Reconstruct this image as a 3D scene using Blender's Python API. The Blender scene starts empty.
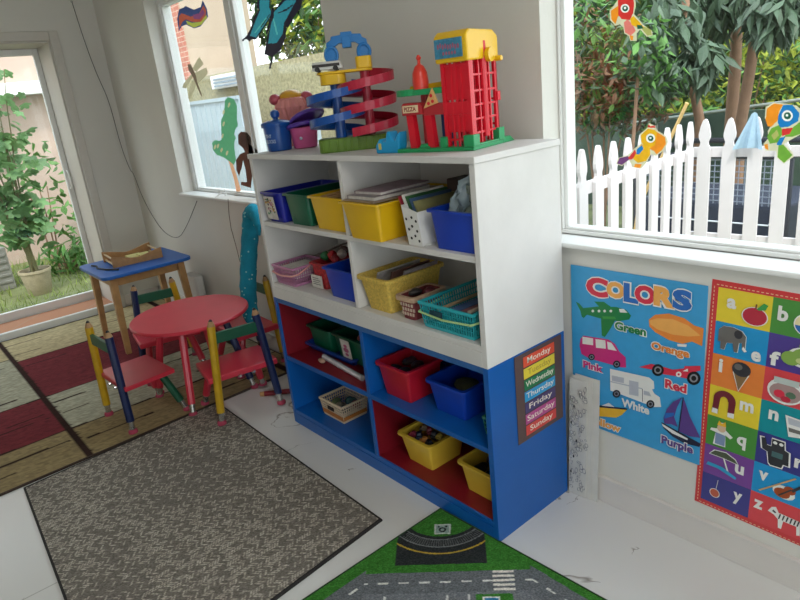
import bpy, bmesh, math, random
from mathutils import Vector, Matrix
random.seed(7)
S = bpy.context.scene
COL = S.collection
PI = math.pi

# ------------------------------------------------------------------ camera
CAM = Vector((4.9186, -1.5723, 1.35)); YAW, PITCH, ROLL, FPX = 2.4642, -0.3195, -0.1093, 636.74
fw = Vector((math.cos(YAW)*math.cos(PITCH), math.sin(YAW)*math.cos(PITCH), math.sin(PITCH)))
rt = Vector((math.sin(YAW), -math.cos(YAW), 0)); up = rt.cross(fw)
RR = rt*math.cos(ROLL)+up*math.sin(ROLL); UU = -rt*math.sin(ROLL)+up*math.cos(ROLL)
cd = bpy.data.cameras.new('camera'); cam = bpy.data.objects.new('camera', cd); COL.objects.link(cam)
M = Matrix((RR, UU, -fw)).transposed().to_4x4(); M.translation = CAM; cam.matrix_world = M
cd.sensor_width = 36; cd.lens = FPX/800*36; cd.clip_start = .02; cd.clip_end = 200
S.camera = cam

def at(px, py, ax, val):
    """the real point on a plane of the room that a spot of the photograph shows"""
    d = fw*FPX+RR*(px-400)-UU*(py-300)
    return CAM+d*((val-CAM[ax])/d[ax])

# ------------------------------------------------------------------ materials
def lin(c):
    if isinstance(c, str):
        c = [int(c[i:i+2], 16)/255 for i in (0, 2, 4)]
    return tuple((v/12.92 if v <= .04045 else ((v+.055)/1.055)**2.4) for v in c)+(1,)
MC = {}
def mat(name, col, rough=.5, metal=0, noise=0, nscale=30, bump=0, bscale=60, trans=0, coat=0, island=0, attr=None, sss=0, alpha=1, spec=.5):
    if name in MC: return MC[name]
    m = bpy.data.materials.new(name); m.use_nodes = True; nt = m.node_tree; N = nt.nodes; L = nt.links
    b = N['Principled BSDF']; c = lin(col)
    b.inputs['Base Color'].default_value = c; b.inputs['Roughness'].default_value = rough
    b.inputs['Metallic'].default_value = metal; b.inputs['Coat Weight'].default_value = coat
    b.inputs['Specular IOR Level'].default_value = spec
    if alpha < 1: b.inputs['Alpha'].default_value = alpha
    out = None
    if attr:
        a = N.new('ShaderNodeVertexColor'); a.layer_name = attr; out = a.outputs['Color']
    if noise or island:
        tc = N.new('ShaderNodeTexCoord'); n = N.new('ShaderNodeTexNoise'); n.inputs['Scale'].default_value = nscale; n.inputs['Detail'].default_value = 4
        L.new(tc.outputs['Object'], n.inputs['Vector'])
        mr = N.new('ShaderNodeMapRange'); mr.inputs['From Min'].default_value = .3; mr.inputs['From Max'].default_value = .7
        mr.inputs['To Min'].default_value = 1-noise; mr.inputs['To Max'].default_value = 1+noise
        L.new(n.outputs['Fac'], mr.inputs['Value']); fac = mr.outputs['Result']
        if island:
            g = N.new('ShaderNodeNewGeometry'); m2 = N.new('ShaderNodeMapRange'); m2.inputs['To Min'].default_value = 1-island; m2.inputs['To Max'].default_value = 1+island
            L.new(g.outputs['Random Per Island'], m2.inputs['Value'])
            mm = N.new('ShaderNodeMath'); mm.operation = 'MULTIPLY'; L.new(fac, mm.inputs[0]); L.new(m2.outputs['Result'], mm.inputs[1]); fac = mm.outputs[0]
        h = N.new('ShaderNodeHueSaturation'); h.inputs['Color'].default_value = c
        if out: L.new(out, h.inputs['Color'])
        L.new(fac, h.inputs['Value']); out = h.outputs['Color']
    if out: L.new(out, b.inputs['Base Color'])
    if bump:
        tc = N.new('ShaderNodeTexCoord'); n = N.new('ShaderNodeTexNoise'); n.inputs['Scale'].default_value = bscale; n.inputs['Detail'].default_value = 5
        L.new(tc.outputs['Object'], n.inputs['Vector'])
        bp = N.new('ShaderNodeBump'); bp.inputs['Strength'].default_value = bump; bp.inputs['Distance'].default_value = .004
        L.new(n.outputs['Fac'], bp.inputs['Height']); L.new(bp.outputs['Normal'], b.inputs['Normal'])
    if trans:      # thin leaves and cloth let light through
        t = N.new('ShaderNodeBsdfTranslucent'); mx = N.new('ShaderNodeMixShader'); mx.inputs[0].default_value = trans
        if out: L.new(out, t.inputs['Color'])
        else: t.inputs['Color'].default_value = c
        L.new(b.outputs[0], mx.inputs[1]); L.new(t.outputs[0], mx.inputs[2]); L.new(mx.outputs[0], N['Material Output'].inputs[0])
    MC[name] = m; return m

def plastic(name, col, rough=.35, noise=.04): return mat(name, col, rough, noise=noise, nscale=12)
def printed(name, col): return mat('printed '+name, col, .35, noise=.03, nscale=40, coat=.2)
def glass_mat():
    m = bpy.data.materials.new('window glass'); m.use_nodes = True; N = m.node_tree.nodes; L = m.node_tree.links
    N.remove(N['Principled BSDF']); t = N.new('ShaderNodeBsdfTransparent'); t.inputs[0].default_value = (.96, .98, .97, 1)
    g = N.new('ShaderNodeBsdfGlossy'); g.inputs['Roughness'].default_value = .03; g.inputs['Color'].default_value = (.8, .8, .8, 1)
    lw = N.new('ShaderNodeLayerWeight'); pw = N.new('ShaderNodeMath'); pw.operation = 'POWER'; pw.inputs[1].default_value = 4; L.new(lw.outputs['Facing'], pw.inputs[0])
    fr = N.new('ShaderNodeMath'); fr.operation = 'MULTIPLY_ADD'; fr.inputs[1].default_value = .35; fr.inputs[2].default_value = .03; L.new(pw.outputs[0], fr.inputs[0])
    mx = N.new('ShaderNodeMixShader'); L.new(fr.outputs[0], mx.inputs[0]); L.new(t.outputs[0], mx.inputs[1]); L.new(g.outputs[0], mx.inputs[2])
    L.new(mx.outputs[0], N['Material Output'].inputs[0]); return m
def marble_mat():
    m = bpy.data.materials.new('white marble tile'); m.use_nodes = True; N = m.node_tree.nodes; L = m.node_tree.links; b = N['Principled BSDF']
    tc = N.new('ShaderNodeTexCoord')
    n = N.new('ShaderNodeTexNoise'); n.inputs['Scale'].default_value = 1.3; n.inputs['Detail'].default_value = 6; n.inputs['Distortion'].default_value = .9
    L.new(tc.outputs['Object'], n.inputs['Vector'])
    s = N.new('ShaderNodeMath'); s.operation = 'SUBTRACT'; s.inputs[1].default_value = .5; L.new(n.outputs['Fac'], s.inputs[0])
    a = N.new('ShaderNodeMath'); a.operation = 'ABSOLUTE'; L.new(s.outputs[0], a.inputs[0])
    n2 = N.new('ShaderNodeTexNoise'); n2.inputs['Scale'].default_value = 2.1; L.new(tc.outputs['Object'], n2.inputs['Vector'])
    th = N.new('ShaderNodeMapRange'); th.inputs['From Min'].default_value = .52; th.inputs['From Max'].default_value = .66; th.inputs['To Min'].default_value = 0; th.inputs['To Max'].default_value = .018
    L.new(n2.outputs['Fac'], th.inputs['Value'])
    dv = N.new('ShaderNodeMath'); dv.operation = 'LESS_THAN'; 
    mr = N.new('ShaderNodeMapRange'); mr.inputs['From Min'].default_value = 0; L.new(a.outputs[0], mr.inputs['Value']); L.new(th.outputs['Result'], mr.inputs['From Max'])
    mr.inputs['To Min'].default_value = 1; mr.inputs['To Max'].default_value = 0
    gt = N.new('ShaderNodeMath'); gt.operation = 'GREATER_THAN'; gt.inputs[1].default_value = .0005; L.new(th.outputs['Result'], gt.inputs[0])
    ml = N.new('ShaderNodeMath'); ml.operation = 'MULTIPLY'; L.new(mr.outputs['Result'], ml.inputs[0]); L.new(gt.outputs[0], ml.inputs[1]); ml.use_clamp = True
    ml2 = N.new('ShaderNodeMath'); ml2.operation = 'MULTIPLY'; ml2.inputs[1].default_value = .95; L.new(ml.outputs[0], ml2.inputs[0])
    c0 = N.new('ShaderNodeMix'); c0.data_type = 'RGBA'; c0.inputs[6].default_value = lin('dbd9d6'); c0.inputs[7].default_value = lin('8f8881'); L.new(ml2.outputs[0], c0.inputs[0])
    br = N.new('ShaderNodeTexBrick'); br.offset = .5; br.inputs['Scale'].default_value = 1; br.inputs['Brick Width'].default_value = 40; br.inputs['Row Height'].default_value = 1.2
    br.inputs['Mortar Size'].default_value = .0022; br.inputs['Mortar Smooth'].default_value = .1
    mp = N.new('ShaderNodeMapping'); mp.inputs['Location'].default_value = (.35, .22+1.2, 0); L.new(tc.outputs['Object'], mp.inputs['Vector']); L.new(mp.outputs[0], br.inputs['Vector'])
    c1 = N.new('ShaderNodeMix'); c1.data_type = 'RGBA'; c1.inputs[7].default_value = lin('b3b0ab'); L.new(br.outputs['Fac'], c1.inputs[0]); L.new(c0.outputs[2], c1.inputs[6])
    L.new(c1.outputs[2], b.inputs['Base Color']); b.inputs['Roughness'].default_value = .22
    return m
def brick_mat(name, c1, c2, mortar, sc=1, bw=.22, rh=.075):
    m = bpy.data.materials.new(name); m.use_nodes = True; N = m.node_tree.nodes; L = m.node_tree.links; b = N['Principled BSDF']
    tc = N.new('ShaderNodeTexCoord'); sp = N.new('ShaderNodeSeparateXYZ'); cb = N.new('ShaderNodeCombineXYZ'); ad = N.new('ShaderNodeMath')
    L.new(tc.outputs['Object'], sp.inputs[0]); L.new(sp.outputs[0], ad.inputs[0]); L.new(sp.outputs[1], ad.inputs[1]); L.new(ad.outputs[0], cb.inputs[0]); L.new(sp.outputs[2], cb.inputs[1])
    br = N.new('ShaderNodeTexBrick'); br.inputs['Scale'].default_value = sc; br.inputs['Brick Width'].default_value = bw; br.inputs['Row Height'].default_value = rh; br.inputs['Mortar Size'].default_value = .006
    br.inputs['Color1'].default_value = lin(c1); br.inputs['Color2'].default_value = lin(c2); br.inputs['Mortar'].default_value = lin(mortar)
    L.new(cb.outputs[0], br.inputs['Vector']); L.new(br.outputs['Color'], b.inputs['Base Color']); b.inputs['Roughness'].default_value = .9
    return m

GLASS = glass_mat(); MARBLE = marble_mat()
WALL = mat('wall paint', 'd6d3cc', .75, noise=.03, nscale=3, bump=.12, bscale=90)
TRIMW = mat('white window frame', 'e6e6e4', .35, noise=.02, nscale=5)
CEIL = mat('ceiling paint', 'dedbd6', .9, noise=.02, nscale=4)
WOOD = mat('light beech wood', 'b58a58', .5, noise=.14, nscale=22)
CHROME = mat('bright steel', 'd5d5d5', .2, 1, noise=.03)
BLACK = mat('black rubber', '1b1a1a', .6, noise=.05)

# ------------------------------------------------------------------ mesh building
class MB:
    def __init__(s): s.v = []; s.f = []; s.m = []
    def add(s, vs, fs, m=0):
        o = len(s.v); s.v += [Vector(v) for v in vs]; s.f += [tuple(i+o for i in f) for f in fs]; s.m += [m]*len(fs); return s
    def box(s, x0, x1, y0, y1, z0, z1, m=0):
        v = [(x, y, z) for z in (z0, z1) for y in (y0, y1) for x in (x0, x1)]
        return s.add(v, [(0, 2, 3, 1), (4, 5, 7, 6), (0, 1, 5, 4), (2, 6, 7, 3), (0, 4, 6, 2), (1, 3, 7, 5)], m)
    def frustum(s, lo, hi, z0, z1, m=0):
        """tapered block: lo and hi are (x0,x1,y0,y1)"""
        v = [(x, y, z0) for y in lo[2:] for x in lo[:2]]+[(x, y, z1) for y in hi[2:] for x in hi[:2]]
        return s.add(v, [(0, 2, 3, 1), (4, 5, 7, 6), (0, 1, 5, 4), (2, 6, 7, 3), (0, 4, 6, 2), (1, 3, 7, 5)], m)
    def cone(s, p0, p1, r0, r1, n=12, m=0, cap=True, ph=0):
        p0, p1 = Vector(p0), Vector(p1); d = (p1-p0).normalized(); a = d.orthogonal().normalized() if abs(d.z) < .98 else Vector((1, 0, 0)); b = d.cross(a).normalized(); a = b.cross(d)
        vs = []
        for p, r in ((p0, r0), (p1, r1)):
            for i in range(n):
                t = 2*PI*i/n+ph; vs.append(p+a*(r*math.cos(t))+b*(r*math.sin(t)))
        fs = [(i, (i+1) % n, n+(i+1) % n, n+i) for i in range(n)]
        if cap: fs += [tuple(range(n-1, -1, -1)), tuple(range(n, 2*n))]
        return s.add(vs, fs, m)
    def tube(s, pts, r, n=8, m=0, closed=False):
        pts = [Vector(p) for p in pts]; k = len(pts); vs = []; a = None
        rs = r if isinstance(r, (list, tuple)) else [r]*k
        for i, p in enumerate(pts):
            q0 = pts[(i-1) % k] if (closed or i) else p; q1 = pts[(i+1) % k] if (closed or i < k-1) else p
            d = (q1-q0).normalized()
            if a is None: a = d.orthogonal().normalized()
            a = (a-d*a.dot(d)).normalized(); b = d.cross(a)
            for j in range(n):
                t = 2*PI*j/n; vs.append(p+a*(rs[i]*math.cos(t))+b*(rs[i]*math.sin(t)))
        fs = []
        for i in range(k if closed else k-1):
            for j in range(n):
                i2 = (i+1) % k
                fs.append((i*n+j, i*n+(j+1) % n, i2*n+(j+1) % n, i2*n+j))
        if not closed: fs += [tuple(range(n-1, -1, -1)), tuple(range((k-1)*n, k*n))]
        return s.add(vs, fs, m)
    def lathe(s, prof, c=(0, 0, 0), n=24, m=0):
        """profile of (r,z) round the vertical axis through c"""
        vs = []; k = len(prof)
        for r, z in prof:
            for i in range(n):
                t = 2*PI*i/n; vs.append((c[0]+r*math.cos(t), c[1]+r*math.sin(t), c[2]+z))
        fs = [(i*n+j, i*n+(j+1) % n, (i+1)*n+(j+1) % n, (i+1)*n+j) for i in range(k-1) for j in range(n)]
        fs += [tuple(range(n-1, -1, -1)), tuple(range((k-1)*n, k*n))]
        return s.add(vs, fs, m)
    def prism(s, poly, z0, z1, f=None, m=0):
        """2-D outline given thickness; f maps (u,v,w) to a point"""
        f = f or (lambda u, v, w: (u, v, w)); n = len(poly)
        vs = [f(u, v, z0) for u, v in poly]+[f(u, v, z1) for u, v in poly]
        fs = [(i, (i+1) % n, n+(i+1) % n, n+i) for i in range(n)]+[tuple(range(n-1, -1, -1)), tuple(range(n, 2*n))]
        return s.add(vs, fs, m)
    def ell(s, c, r, nu=14, nv=9, m=0):
        vs = [];
        for j in range(nv+1):
            p = PI*j/nv
            for i in range(nu):
                t = 2*PI*i/nu; q = max(math.sin(p), .001)
                vs.append((c[0]+r[0]*q*math.cos(t), c[1]+r[1]*q*math.sin(t), c[2]-r[2]*math.cos(p)))
        fs = [(j*nu+i, j*nu+(i+1) % nu, (j+1)*nu+(i+1) % nu, (j+1)*nu+i) for j in range(nv) for i in range(nu)]
        return s.add(vs, fs, m)
    def build(s, name, mats, parent=None, local=False, smooth=False, bevel=0, seg=2):
        me = bpy.data.meshes.new(name)
        v = s.v
        if parent is not None: off = Vector((0, 0, 0)) if local else wloc(parent)
        elif local: off = Vector((0, 0, 0))
        else:
            xs = [p.x for p in v]; ys = [p.y for p in v]; off = Vector(((min(xs)+max(xs))/2, (min(ys)+max(ys))/2, min(p.z for p in v)))
        me.from_pydata([p-off for p in v], [], s.f)
        ml = mats if isinstance(mats, (list, tuple)) else [mats]
        for q in ml: me.materials.append(q)
        if len(ml) > 1: me.polygons.foreach_set('material_index', s.m)
        bm = bmesh.new(); bm.from_mesh(me)
        if s.f and not getattr(s, 'flat', False): bmesh.ops.recalc_face_normals(bm, faces=bm.faces)
        bm.to_mesh(me); bm.free()
        if smooth:
            me.polygons.foreach_set('use_smooth', [True]*len(me.polygons)); me.set_sharp_from_angle(angle=math.radians(38))
        o = bpy.data.objects.new(name, me); COL.objects.link(o)
        if parent is not None: o.parent = parent
        elif not local: o.location = off
        if parent is not None and local == 'w': pass
        if bevel:
            b = o.modifiers.new('bevel', 'BEVEL'); b.width = bevel; b.segments = seg; b.limit_method = 'ANGLE'; b.angle_limit = math.radians(40); b.harden_normals = False
        return o

def wloc(o):
    p = Vector(o.location)
    while o.parent: o = o.parent; p = p+Vector(o.location)
    return p
def tag(o, label, cat, group=None, kind=None):
    o['label'] = label; o['category'] = cat
    if group: o['group'] = group
    if kind: o['kind'] = kind
    return o
def thing(name, label, cat, loc=(0, 0, 0), rz=0, group=None):
    o = bpy.data.objects.new(name, None); o.empty_display_size = .05; COL.objects.link(o); o.location = loc; o.rotation_euler = (0, 0, rz); return tag(o, label, cat, group)
def struct(o): o['kind'] = 'structure'; return o
KIDS = {}
def kids(o): return [c for c in bpy.data.objects if c.parent == o]
def dup(root, loc, rz, label, name=None):
    r = root.copy(); COL.objects.link(r); r.location = loc; r.rotation_euler = (0, 0, rz); r['label'] = label
    for ch in kids(root):
        c = ch.copy(); COL.objects.link(c); c.parent = r
        for g in kids(ch):
            d = g.copy(); COL.objects.link(d); d.parent = c
    return r
def circ(c, r, n=20, ry=None, a0=0, a1=2*PI, rot=0):
    ry = ry or r; out = []
    for i in range(n):
        t = a0+(a1-a0)*i/(n if abs(a1-a0-2*PI) < 1e-6 else n-1)
        x, y = r*math.cos(t), ry*math.sin(t); out.append((c[0]+x*math.cos(rot)-y*math.sin(rot), c[1]+x*math.sin(rot)+y*math.cos(rot)))
    return out

def text_mesh(st, bold=0, extrude=.0):
    cu = bpy.data.curves.new('text', 'FONT'); cu.body = st; cu.size = 1; cu.offset = bold; cu.extrude = extrude; cu.resolution_u = 3
    o = bpy.data.objects.new('text', cu); COL.objects.link(o); dg = bpy.context.evaluated_depsgraph_get(); dg.update()
    me = bpy.data.meshes.new_from_object(o.evaluated_get(dg)); bpy.data.objects.remove(o); return me
def put_text(st, parent, cx, cy, w, h, m, z, bold=0, rot=0, name='lettering', label=None, pad=0):
    """lettering fitted into a w x h box centred on (cx,cy) in the parent's own plane"""
    me = text_mesh(st, bold)
    xs = [v.co.x for v in me.vertices]; ys = [v.co.y for v in me.vertices]
    x0, x1, y0, y1 = min(xs), max(xs), min(ys), max(ys); sx = w/(x1-x0); sy = h/(y1-y0)
    for v in me.vertices:
        X = (v.co.x-(x0+x1)/2)*sx; Y = (v.co.y-(y0+y1)/2)*sy
        v.co = Vector((cx+X*math.cos(rot)-Y*math.sin(rot), cy+X*math.sin(rot)+Y*math.cos(rot), z))
    me.materials.clear(); me.materials.append(m); me.name = name
    o = bpy.data.objects.new(name, me); COL.objects.link(o); o.parent = parent
    if label: o['label'] = label
    return o
class Art:
    """flat print on a sheet: layers of outlines a fraction of a millimetre apart; pc maps photo spots onto the sheet"""
    def __init__(s, parent, pc): s.p = parent; s.pc = pc; s.z = .0012
    def shape(s, name, layers):
        mb = MB(); mb.flat = True; ms = []
        for pts, m in layers:
            s.z += .00006
            q = [s.pc(*p) if s.pc else p for p in pts]
            a = sum(q[i][0]*q[(i+1) % len(q)][1]-q[(i+1) % len(q)][0]*q[i][1] for i in range(len(q)))
            if a < 0: q = q[::-1]
            if m not in ms: ms.append(m)
            mb.add([(x, y, s.z) for x, y in q], [tuple(range(len(q)))], ms.index(m))
        return mb.build(name, ms, s.p, local=True)
    def word(s, st, cx, cy, w, h, m, halo=None, bold=.02, rot=0):
        x, y = s.pc(cx, cy) if s.pc else (cx, cy)
        s.z += .0001
        o = put_text(st, s.p, x, y, w, h, m, s.z+.0001, bold, rot)
        if halo: put_text(st, o, x, y, w*1.03+.002, h*1.08+.003, halo, s.z, bold+.06, rot, name='outline')
        return o
def grid_mesh(name, nu, nv, fpos, fcol, m, parent=None):
    """a dense sheet whose pattern is woven into it as a colour attribute"""
    vs = []; cols = []
    for j in range(nv+1):
        for i in range(nu+1):
            u, v = i/nu, j/nv; vs.append(fpos(u, v)); cols.append(lin(fcol(u, v)))
    fs = [(j*(nu+1)+i, j*(nu+1)+i+1, (j+1)*(nu+1)+i+1, (j+1)*(nu+1)+i) for j in range(nv) for i in range(nu)]
    me = bpy.data.meshes.new(name); me.from_pydata(vs, [], fs); me.materials.append(m)
    at_ = me.color_attributes.new('weave', 'FLOAT_COLOR', 'POINT'); at_.data.foreach_set('color', [c for q in cols for c in q])
    o = bpy.data.objects.new(name, me); COL.objects.link(o)
    if parent: o.parent = parent
    return o

# ------------------------------------------------------------------ room shell
RX, RY, RZ = 6.7, -4.2, 2.5      # room: x 0..RX, y RY..0
WT = .16; WL = .36
SILL, WTOP = .86, 2.03
W1 = (.88, 2.672); W2 = (3.719, 5.6)
b = MB(); b.box(-WL, RX+WT, RY-WT, WT, -.12, 0); floor = struct(b.build('floor', MARBLE)); 
b = MB(); b.box(-WL, RX+WT, RY-WT, WT, RZ, RZ+.12); struct(b.build('ceiling', CEIL))
b = MB()
b.box(0, RX, 0, WT, 0, SILL); b.box(0, RX, 0, WT, WTOP, RZ)
for a0, a1 in ((0, W1[0]), (W1[1], W2[0]), (W2[1], RX)): b.box(a0, a1, 0, WT, SILL, WTOP)
struct(b.build('wall_back', WALL))
WL = .36
DY0, DY1, DZ = -2.25, -.332, 1.885      # sliding door opening in the left wall
b = MB(); b.box(-WL, 0, RY, DY0, -.25, RZ); b.box(-WL, 0, DY1, WT, -.25, RZ); b.box(-WL, 0, DY0, DY1, DZ, RZ)
struct(b.build('wall_left', WALL))
G = (-3.4, -.9)                     # unseen glazed opening, added in the right wall to let in sky light
b = MB(); b.box(RX, RX+WT, RY, G[0], 0, RZ); b.box(RX, RX+WT, G[1], WT, 0, RZ); b.box(RX, RX+WT, G[0], G[1], 2.15, RZ)
struct(b.build('wall_right', WALL))
b = MB(); b.box(-.36, RX+WT, RY-WT, RY, 0, RZ)
struct(b.build('wall_front', WALL))
def glazing(name, axis, p, a0, a1, z0, z1, n):
    t = struct(bpy.data.objects.new(name, None)); COL.objects.link(t)
    fr = MB(); gl = MB(); w = .06
    def bx(m, u0, u1, zz0, zz1, d): (m.box(u0, u1, p-d, p+d, zz0, zz1) if axis == 1 else m.box(p-d, p+d, u0, u1, zz0, zz1))
    bx(fr, a0, a1, z0, z0+w, .03); bx(fr, a0, a1, z1-w, z1, .03)
    for i in range(n+1):
        c = a0+(a1-a0)*i/n; c = min(max(c, a0+w/2), a1-w/2); bx(fr, c-w/2, c+w/2, z0+w, z1-w, .03)
    bx(gl, a0+w, a1-w, z0+w, z1-w, .003)
    fr.build('frame', TRIMW, t); gl.build('pane', GLASS, t); return t
glazing('added_opening', 0, RX+.08, G[0], G[1], 0.0, 2.15, 2)
# skirting
TILEB = mat('skirting tile', 'd6d0cb', .3, noise=.03, nscale=6)
b = MB(); b.box(.012, RX, -.014, -.0005, .0005, .088); b.box(.012, RX, -.017, -.0005, .0885, .094); struct(b.build('baseboard_back', TILEB, bevel=.002))
b = MB(); b.box(.0005, .012, DY1+.06, -.015, .0005, .09); struct(b.build('baseboard_left', TILEB, bevel=.002))

# windows of the back wall
def window(n, x0, x1, mull, fwid=.042):
    t = struct(bpy.data.objects.new('window_%d' % n, None)); COL.objects.link(t); t.location = (x0, .08, SILL)
    b = MB(); fy0, fy1 = .075, .145; hb = .016
    b.box(x0+.001, x1-.001, fy0, fy1, SILL+.0035, SILL+hb); b.box(x0+.001, x1-.001, fy0, fy1, WTOP-.07, WTOP-.001)
    b.box(x0+.001, x0+fwid, fy0, fy1, SILL+hb, WTOP-.07); b.box(x1-fwid, x1-.001, fy0, fy1, SILL+hb, WTOP-.07)
    b.build('window_frame', TRIMW, t, bevel=.003)
    # the stepped sash inside the frame
    b = MB(); s0, s1 = x0+fwid, x1-fwid; y0, y1 = .083, .13; z0, z1 = SILL+hb, WTOP-.07; w = .013
    b.box(s0, s1, y0, y1, z0, z0+w*.6); b.box(s0, s1, y0, y1, z1-w, z1); b.box(s0, s0+w, y0, y1, z0+w*.6, z1-w); b.box(s1-w, s1, y0, y1, z0+w*.6, z1-w)
    b.build('sash', TRIMW, t, bevel=.003)
    if mull:
        b = MB(); b.box(mull-.07, mull+.03, .07, .094, SILL+.018, WTOP-.072); b.box(mull-.055, mull+.01, .1, .135, SILL+.018, WTOP-.072); b.box(mull-.006, mull+.004, .062, .07, SILL+.02, WTOP-.075)
        b.build('mullion', TRIMW, t, bevel=.003)
    g = MB(); g.box(s0+.002, s1-.002, .0955, .0985, z0, z1); g.build('pane', GLASS, t)
    b = MB(); b.box(x0-.012, x1+.03, -.026, .075, SILL-.012, SILL+.003); b.build('window_sill', TRIMW, t, bevel=.005)
    return t
window(1, *W1, 1.80); w2 = window(2, *W2, None, .009)

# sliding door
DF = mat('door frame paint', 'c9c3bb', .45, noise=.02)
t = struct(bpy.data.objects.new('door_1', None)); COL.objects.link(t); t.location = (-.05, -1.3, 0)
b = MB(); b.box(.0006, .020, DY1, DY1+.058, 0.0, DZ+.058); b.box(.0006, .020, DY0-.058, DY1, DZ, DZ+.058); b.box(.0006, .020, DY0-.058, DY0, 0, DZ)
b.build('casing', DF, t, bevel=.004)
b = MB(); b.box(-WL, 0, DY1-.012, DY1, .0, DZ); b.box(-WL, 0, DY0, DY0+.012, .0, DZ); b.box(-WL, 0, DY0+.012, DY1-.012, DZ-.012, DZ); b.build('door_jamb', DF, t, bevel=.003)
b = MB(); b.box(-WL, -.31, DY0+.012, DY1-.012, .0, .052); b.box(-.015, .018, DY0+.012, DY1-.012, .0, .055); b.build('door_track', TRIMW, t, bevel=.003)
b = MB(); b.box(-.309, -.016, DY0+.012, DY1-.012, 0, .046); b.build('threshold', brick_mat('terracotta threshold tile', 'b57f60', 'bc8b6e', 'b09078', 1, .5, .2), t)
b = MB(); lx0, lx1 = -.352, -.318; ya1, ya0 = DY1-.013, DY1-.048; yb1, yb0 = DY0+.013, DY0+.06
b.box(lx0, lx1, ya0, ya1, .053, DZ-.013); b.box(lx0, lx1, yb1, yb0, .053, DZ-.013)
b.box(lx0, lx1, yb0, ya0, .053, .108); b.box(lx0, lx1, yb0, ya0, DZ-.055, DZ-.013); b.box(lx0, lx1, -1.36, -1.29, .108, DZ-.055)
sash = b.build('door_leaf', TRIMW, t, bevel=.003)
b = MB(); b.box(-.337, -.333, yb0, ya0, .108, DZ-.055); b.build('pane', GLASS, t)
hy = DY1-.032; b = MB(); b.tube([(-.317, hy, .90), (-.285, hy, .908), (-.27, hy, .93), (-.266, hy, .965), (-.27, hy, 1.0), (-.285, hy, 1.022), (-.317, hy, 1.03)], .007, 8); b.build('door_handle', TRIMW, t, smooth=True)

# ------------------------------------------------------------------ bookcases
X0, X1, YF, YB, H, HW = 2.613, 3.801, -.389, -.036, 1.169, .585
XD = 3.205
SHW = mat('white painted board', 'd3d0cd', .55, noise=.05, nscale=7, bump=.15, bscale=25)
t = thing('bookcase', 'white painted open bookcase with four compartments, stacked on the blue cabinet', 'bookcase', ((X0+X1)/2, (YF+YB)/2, HW))
T = .02; ZA, ZB = .906, .650
b = MB(); b.box(X0-.004, X1+.004, YF-.004, YB, H-.018, H); b.build('top_board', SHW, t, bevel=.002)
b = MB(); b.box(X0, X0+T, YF, YB, HW, H-.018); b.build('side_panel', SHW, t, bevel=.0015)
b = MB(); b.box(X1-T, X1, YF, YB, HW, H-.018); b.build('side_panel', SHW, t, bevel=.0015)
b = MB(); b.box(X0+T, X1-T, YB-.008, YB, HW, H-.018); b.build('back_panel', SHW, t)
b = MB(); b.box(X0+T, X1-T, YF+.004, YB-.008, ZA-.018, ZA); b.build('shelf', SHW, t, bevel=.0015)
b = MB(); b.box(X0+T, X1-T, YF+.002, YB-.008, ZB-.018, ZB); b.build('bottom_board', SHW, t, bevel=.0015)
b = MB(); b.box(X0+T, X1-T, YF, YF+.016, HW, ZB-.018); b.build('apron', SHW, t, bevel=.0015)
b = MB(); b.box(XD-.009, XD+.009, YF+.004, YB-.008, ZA, H-.018); b.build('divider', SHW, t, bevel=.0015)
b = MB(); b.box(XD-.009, XD+.009, YF+.004, YB-.008, ZB, ZA-.018); b.build('divider', SHW, t, bevel=.0015)
BLU = mat('blue gloss paint', '0958a6', .35, noise=.05, nscale=8); REDP = mat('red paint', '7c1220', .42, noise=.06, nscale=8); EDGE = mat('blue edging', '2b5f9c', .5, noise=.05)
ZL, ZK = .322, .066
t = thing('bookcase', 'blue painted low cabinet with red lined compartments, standing on the floor under the white bookcase', 'bookcase', ((X0+X1)/2, (YF+YB)/2, 0))
b = MB(); b.box(X0, X0+T, YF, YB, 0, HW); b.build('side_panel', BLU, t, bevel=.0015)
b = MB(); b.box(X1-T, X1, YF, YB, 0, HW); b.build('side_panel', BLU, t, bevel=.0015)
b = MB(); b.box(X0+T, X1-T, YB-.008, YB, 0, HW); b.build('back_panel', BLU, t)
b = MB(); b.box(X0+T, X1-T, YF+.002, YB-.008, HW-.02, HW-.0005); b.build('top_board', EDGE, t)
b = MB(); b.box(X0+T, X1-T, YF+.003, YB-.008, ZL-.018, ZL); b.build('shelf', BLU, t, bevel=.0015)
b = MB(); b.box(X0+T, X1-T, YF+.002, YB-.008, ZK-.018, ZK); b.build('bottom_board', BLU, t, bevel=.0015)
b = MB(); b.box(X0+T, X1-T, YF, YF+.016, 0, ZK-.018); b.build('kick_board', BLU, t)
b = MB(); b.box(XD-.01, XD+.01, YF+.003, YB-.008, ZK, ZL-.018); b.box(XD-.01, XD+.01, YF+.003, YB-.008, ZL, HW-.02); b.build('divider', BLU, t, bevel=.0015)
def lining(x0, x1, z0, z1, lab):
    q = MB(); e = .0012; f0 = YF+.008; yb = YB-.009
    q.box(x0+.0001, x0+e, f0, yb, z0+e, z1); q.box(x1-e, x1-.0001, f0, yb, z0+e, z1); q.box(x0, x1, f0, yb, z0+.0001, z0+e); q.box(x0+e, x1-e, yb-e, yb, z0+e, z1)
    o = q.build('lining', REDP, t); o['label'] = lab
lining(X0+T, XD-.01, ZL, HW-.021, 'red lining of the upper left compartment'); lining(XD+.01, X1-T, ZK, ZL-.019, 'red lining of the lower right compartment')
ZLr, ZKr = ZL+.0013, ZK+.0013

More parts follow.
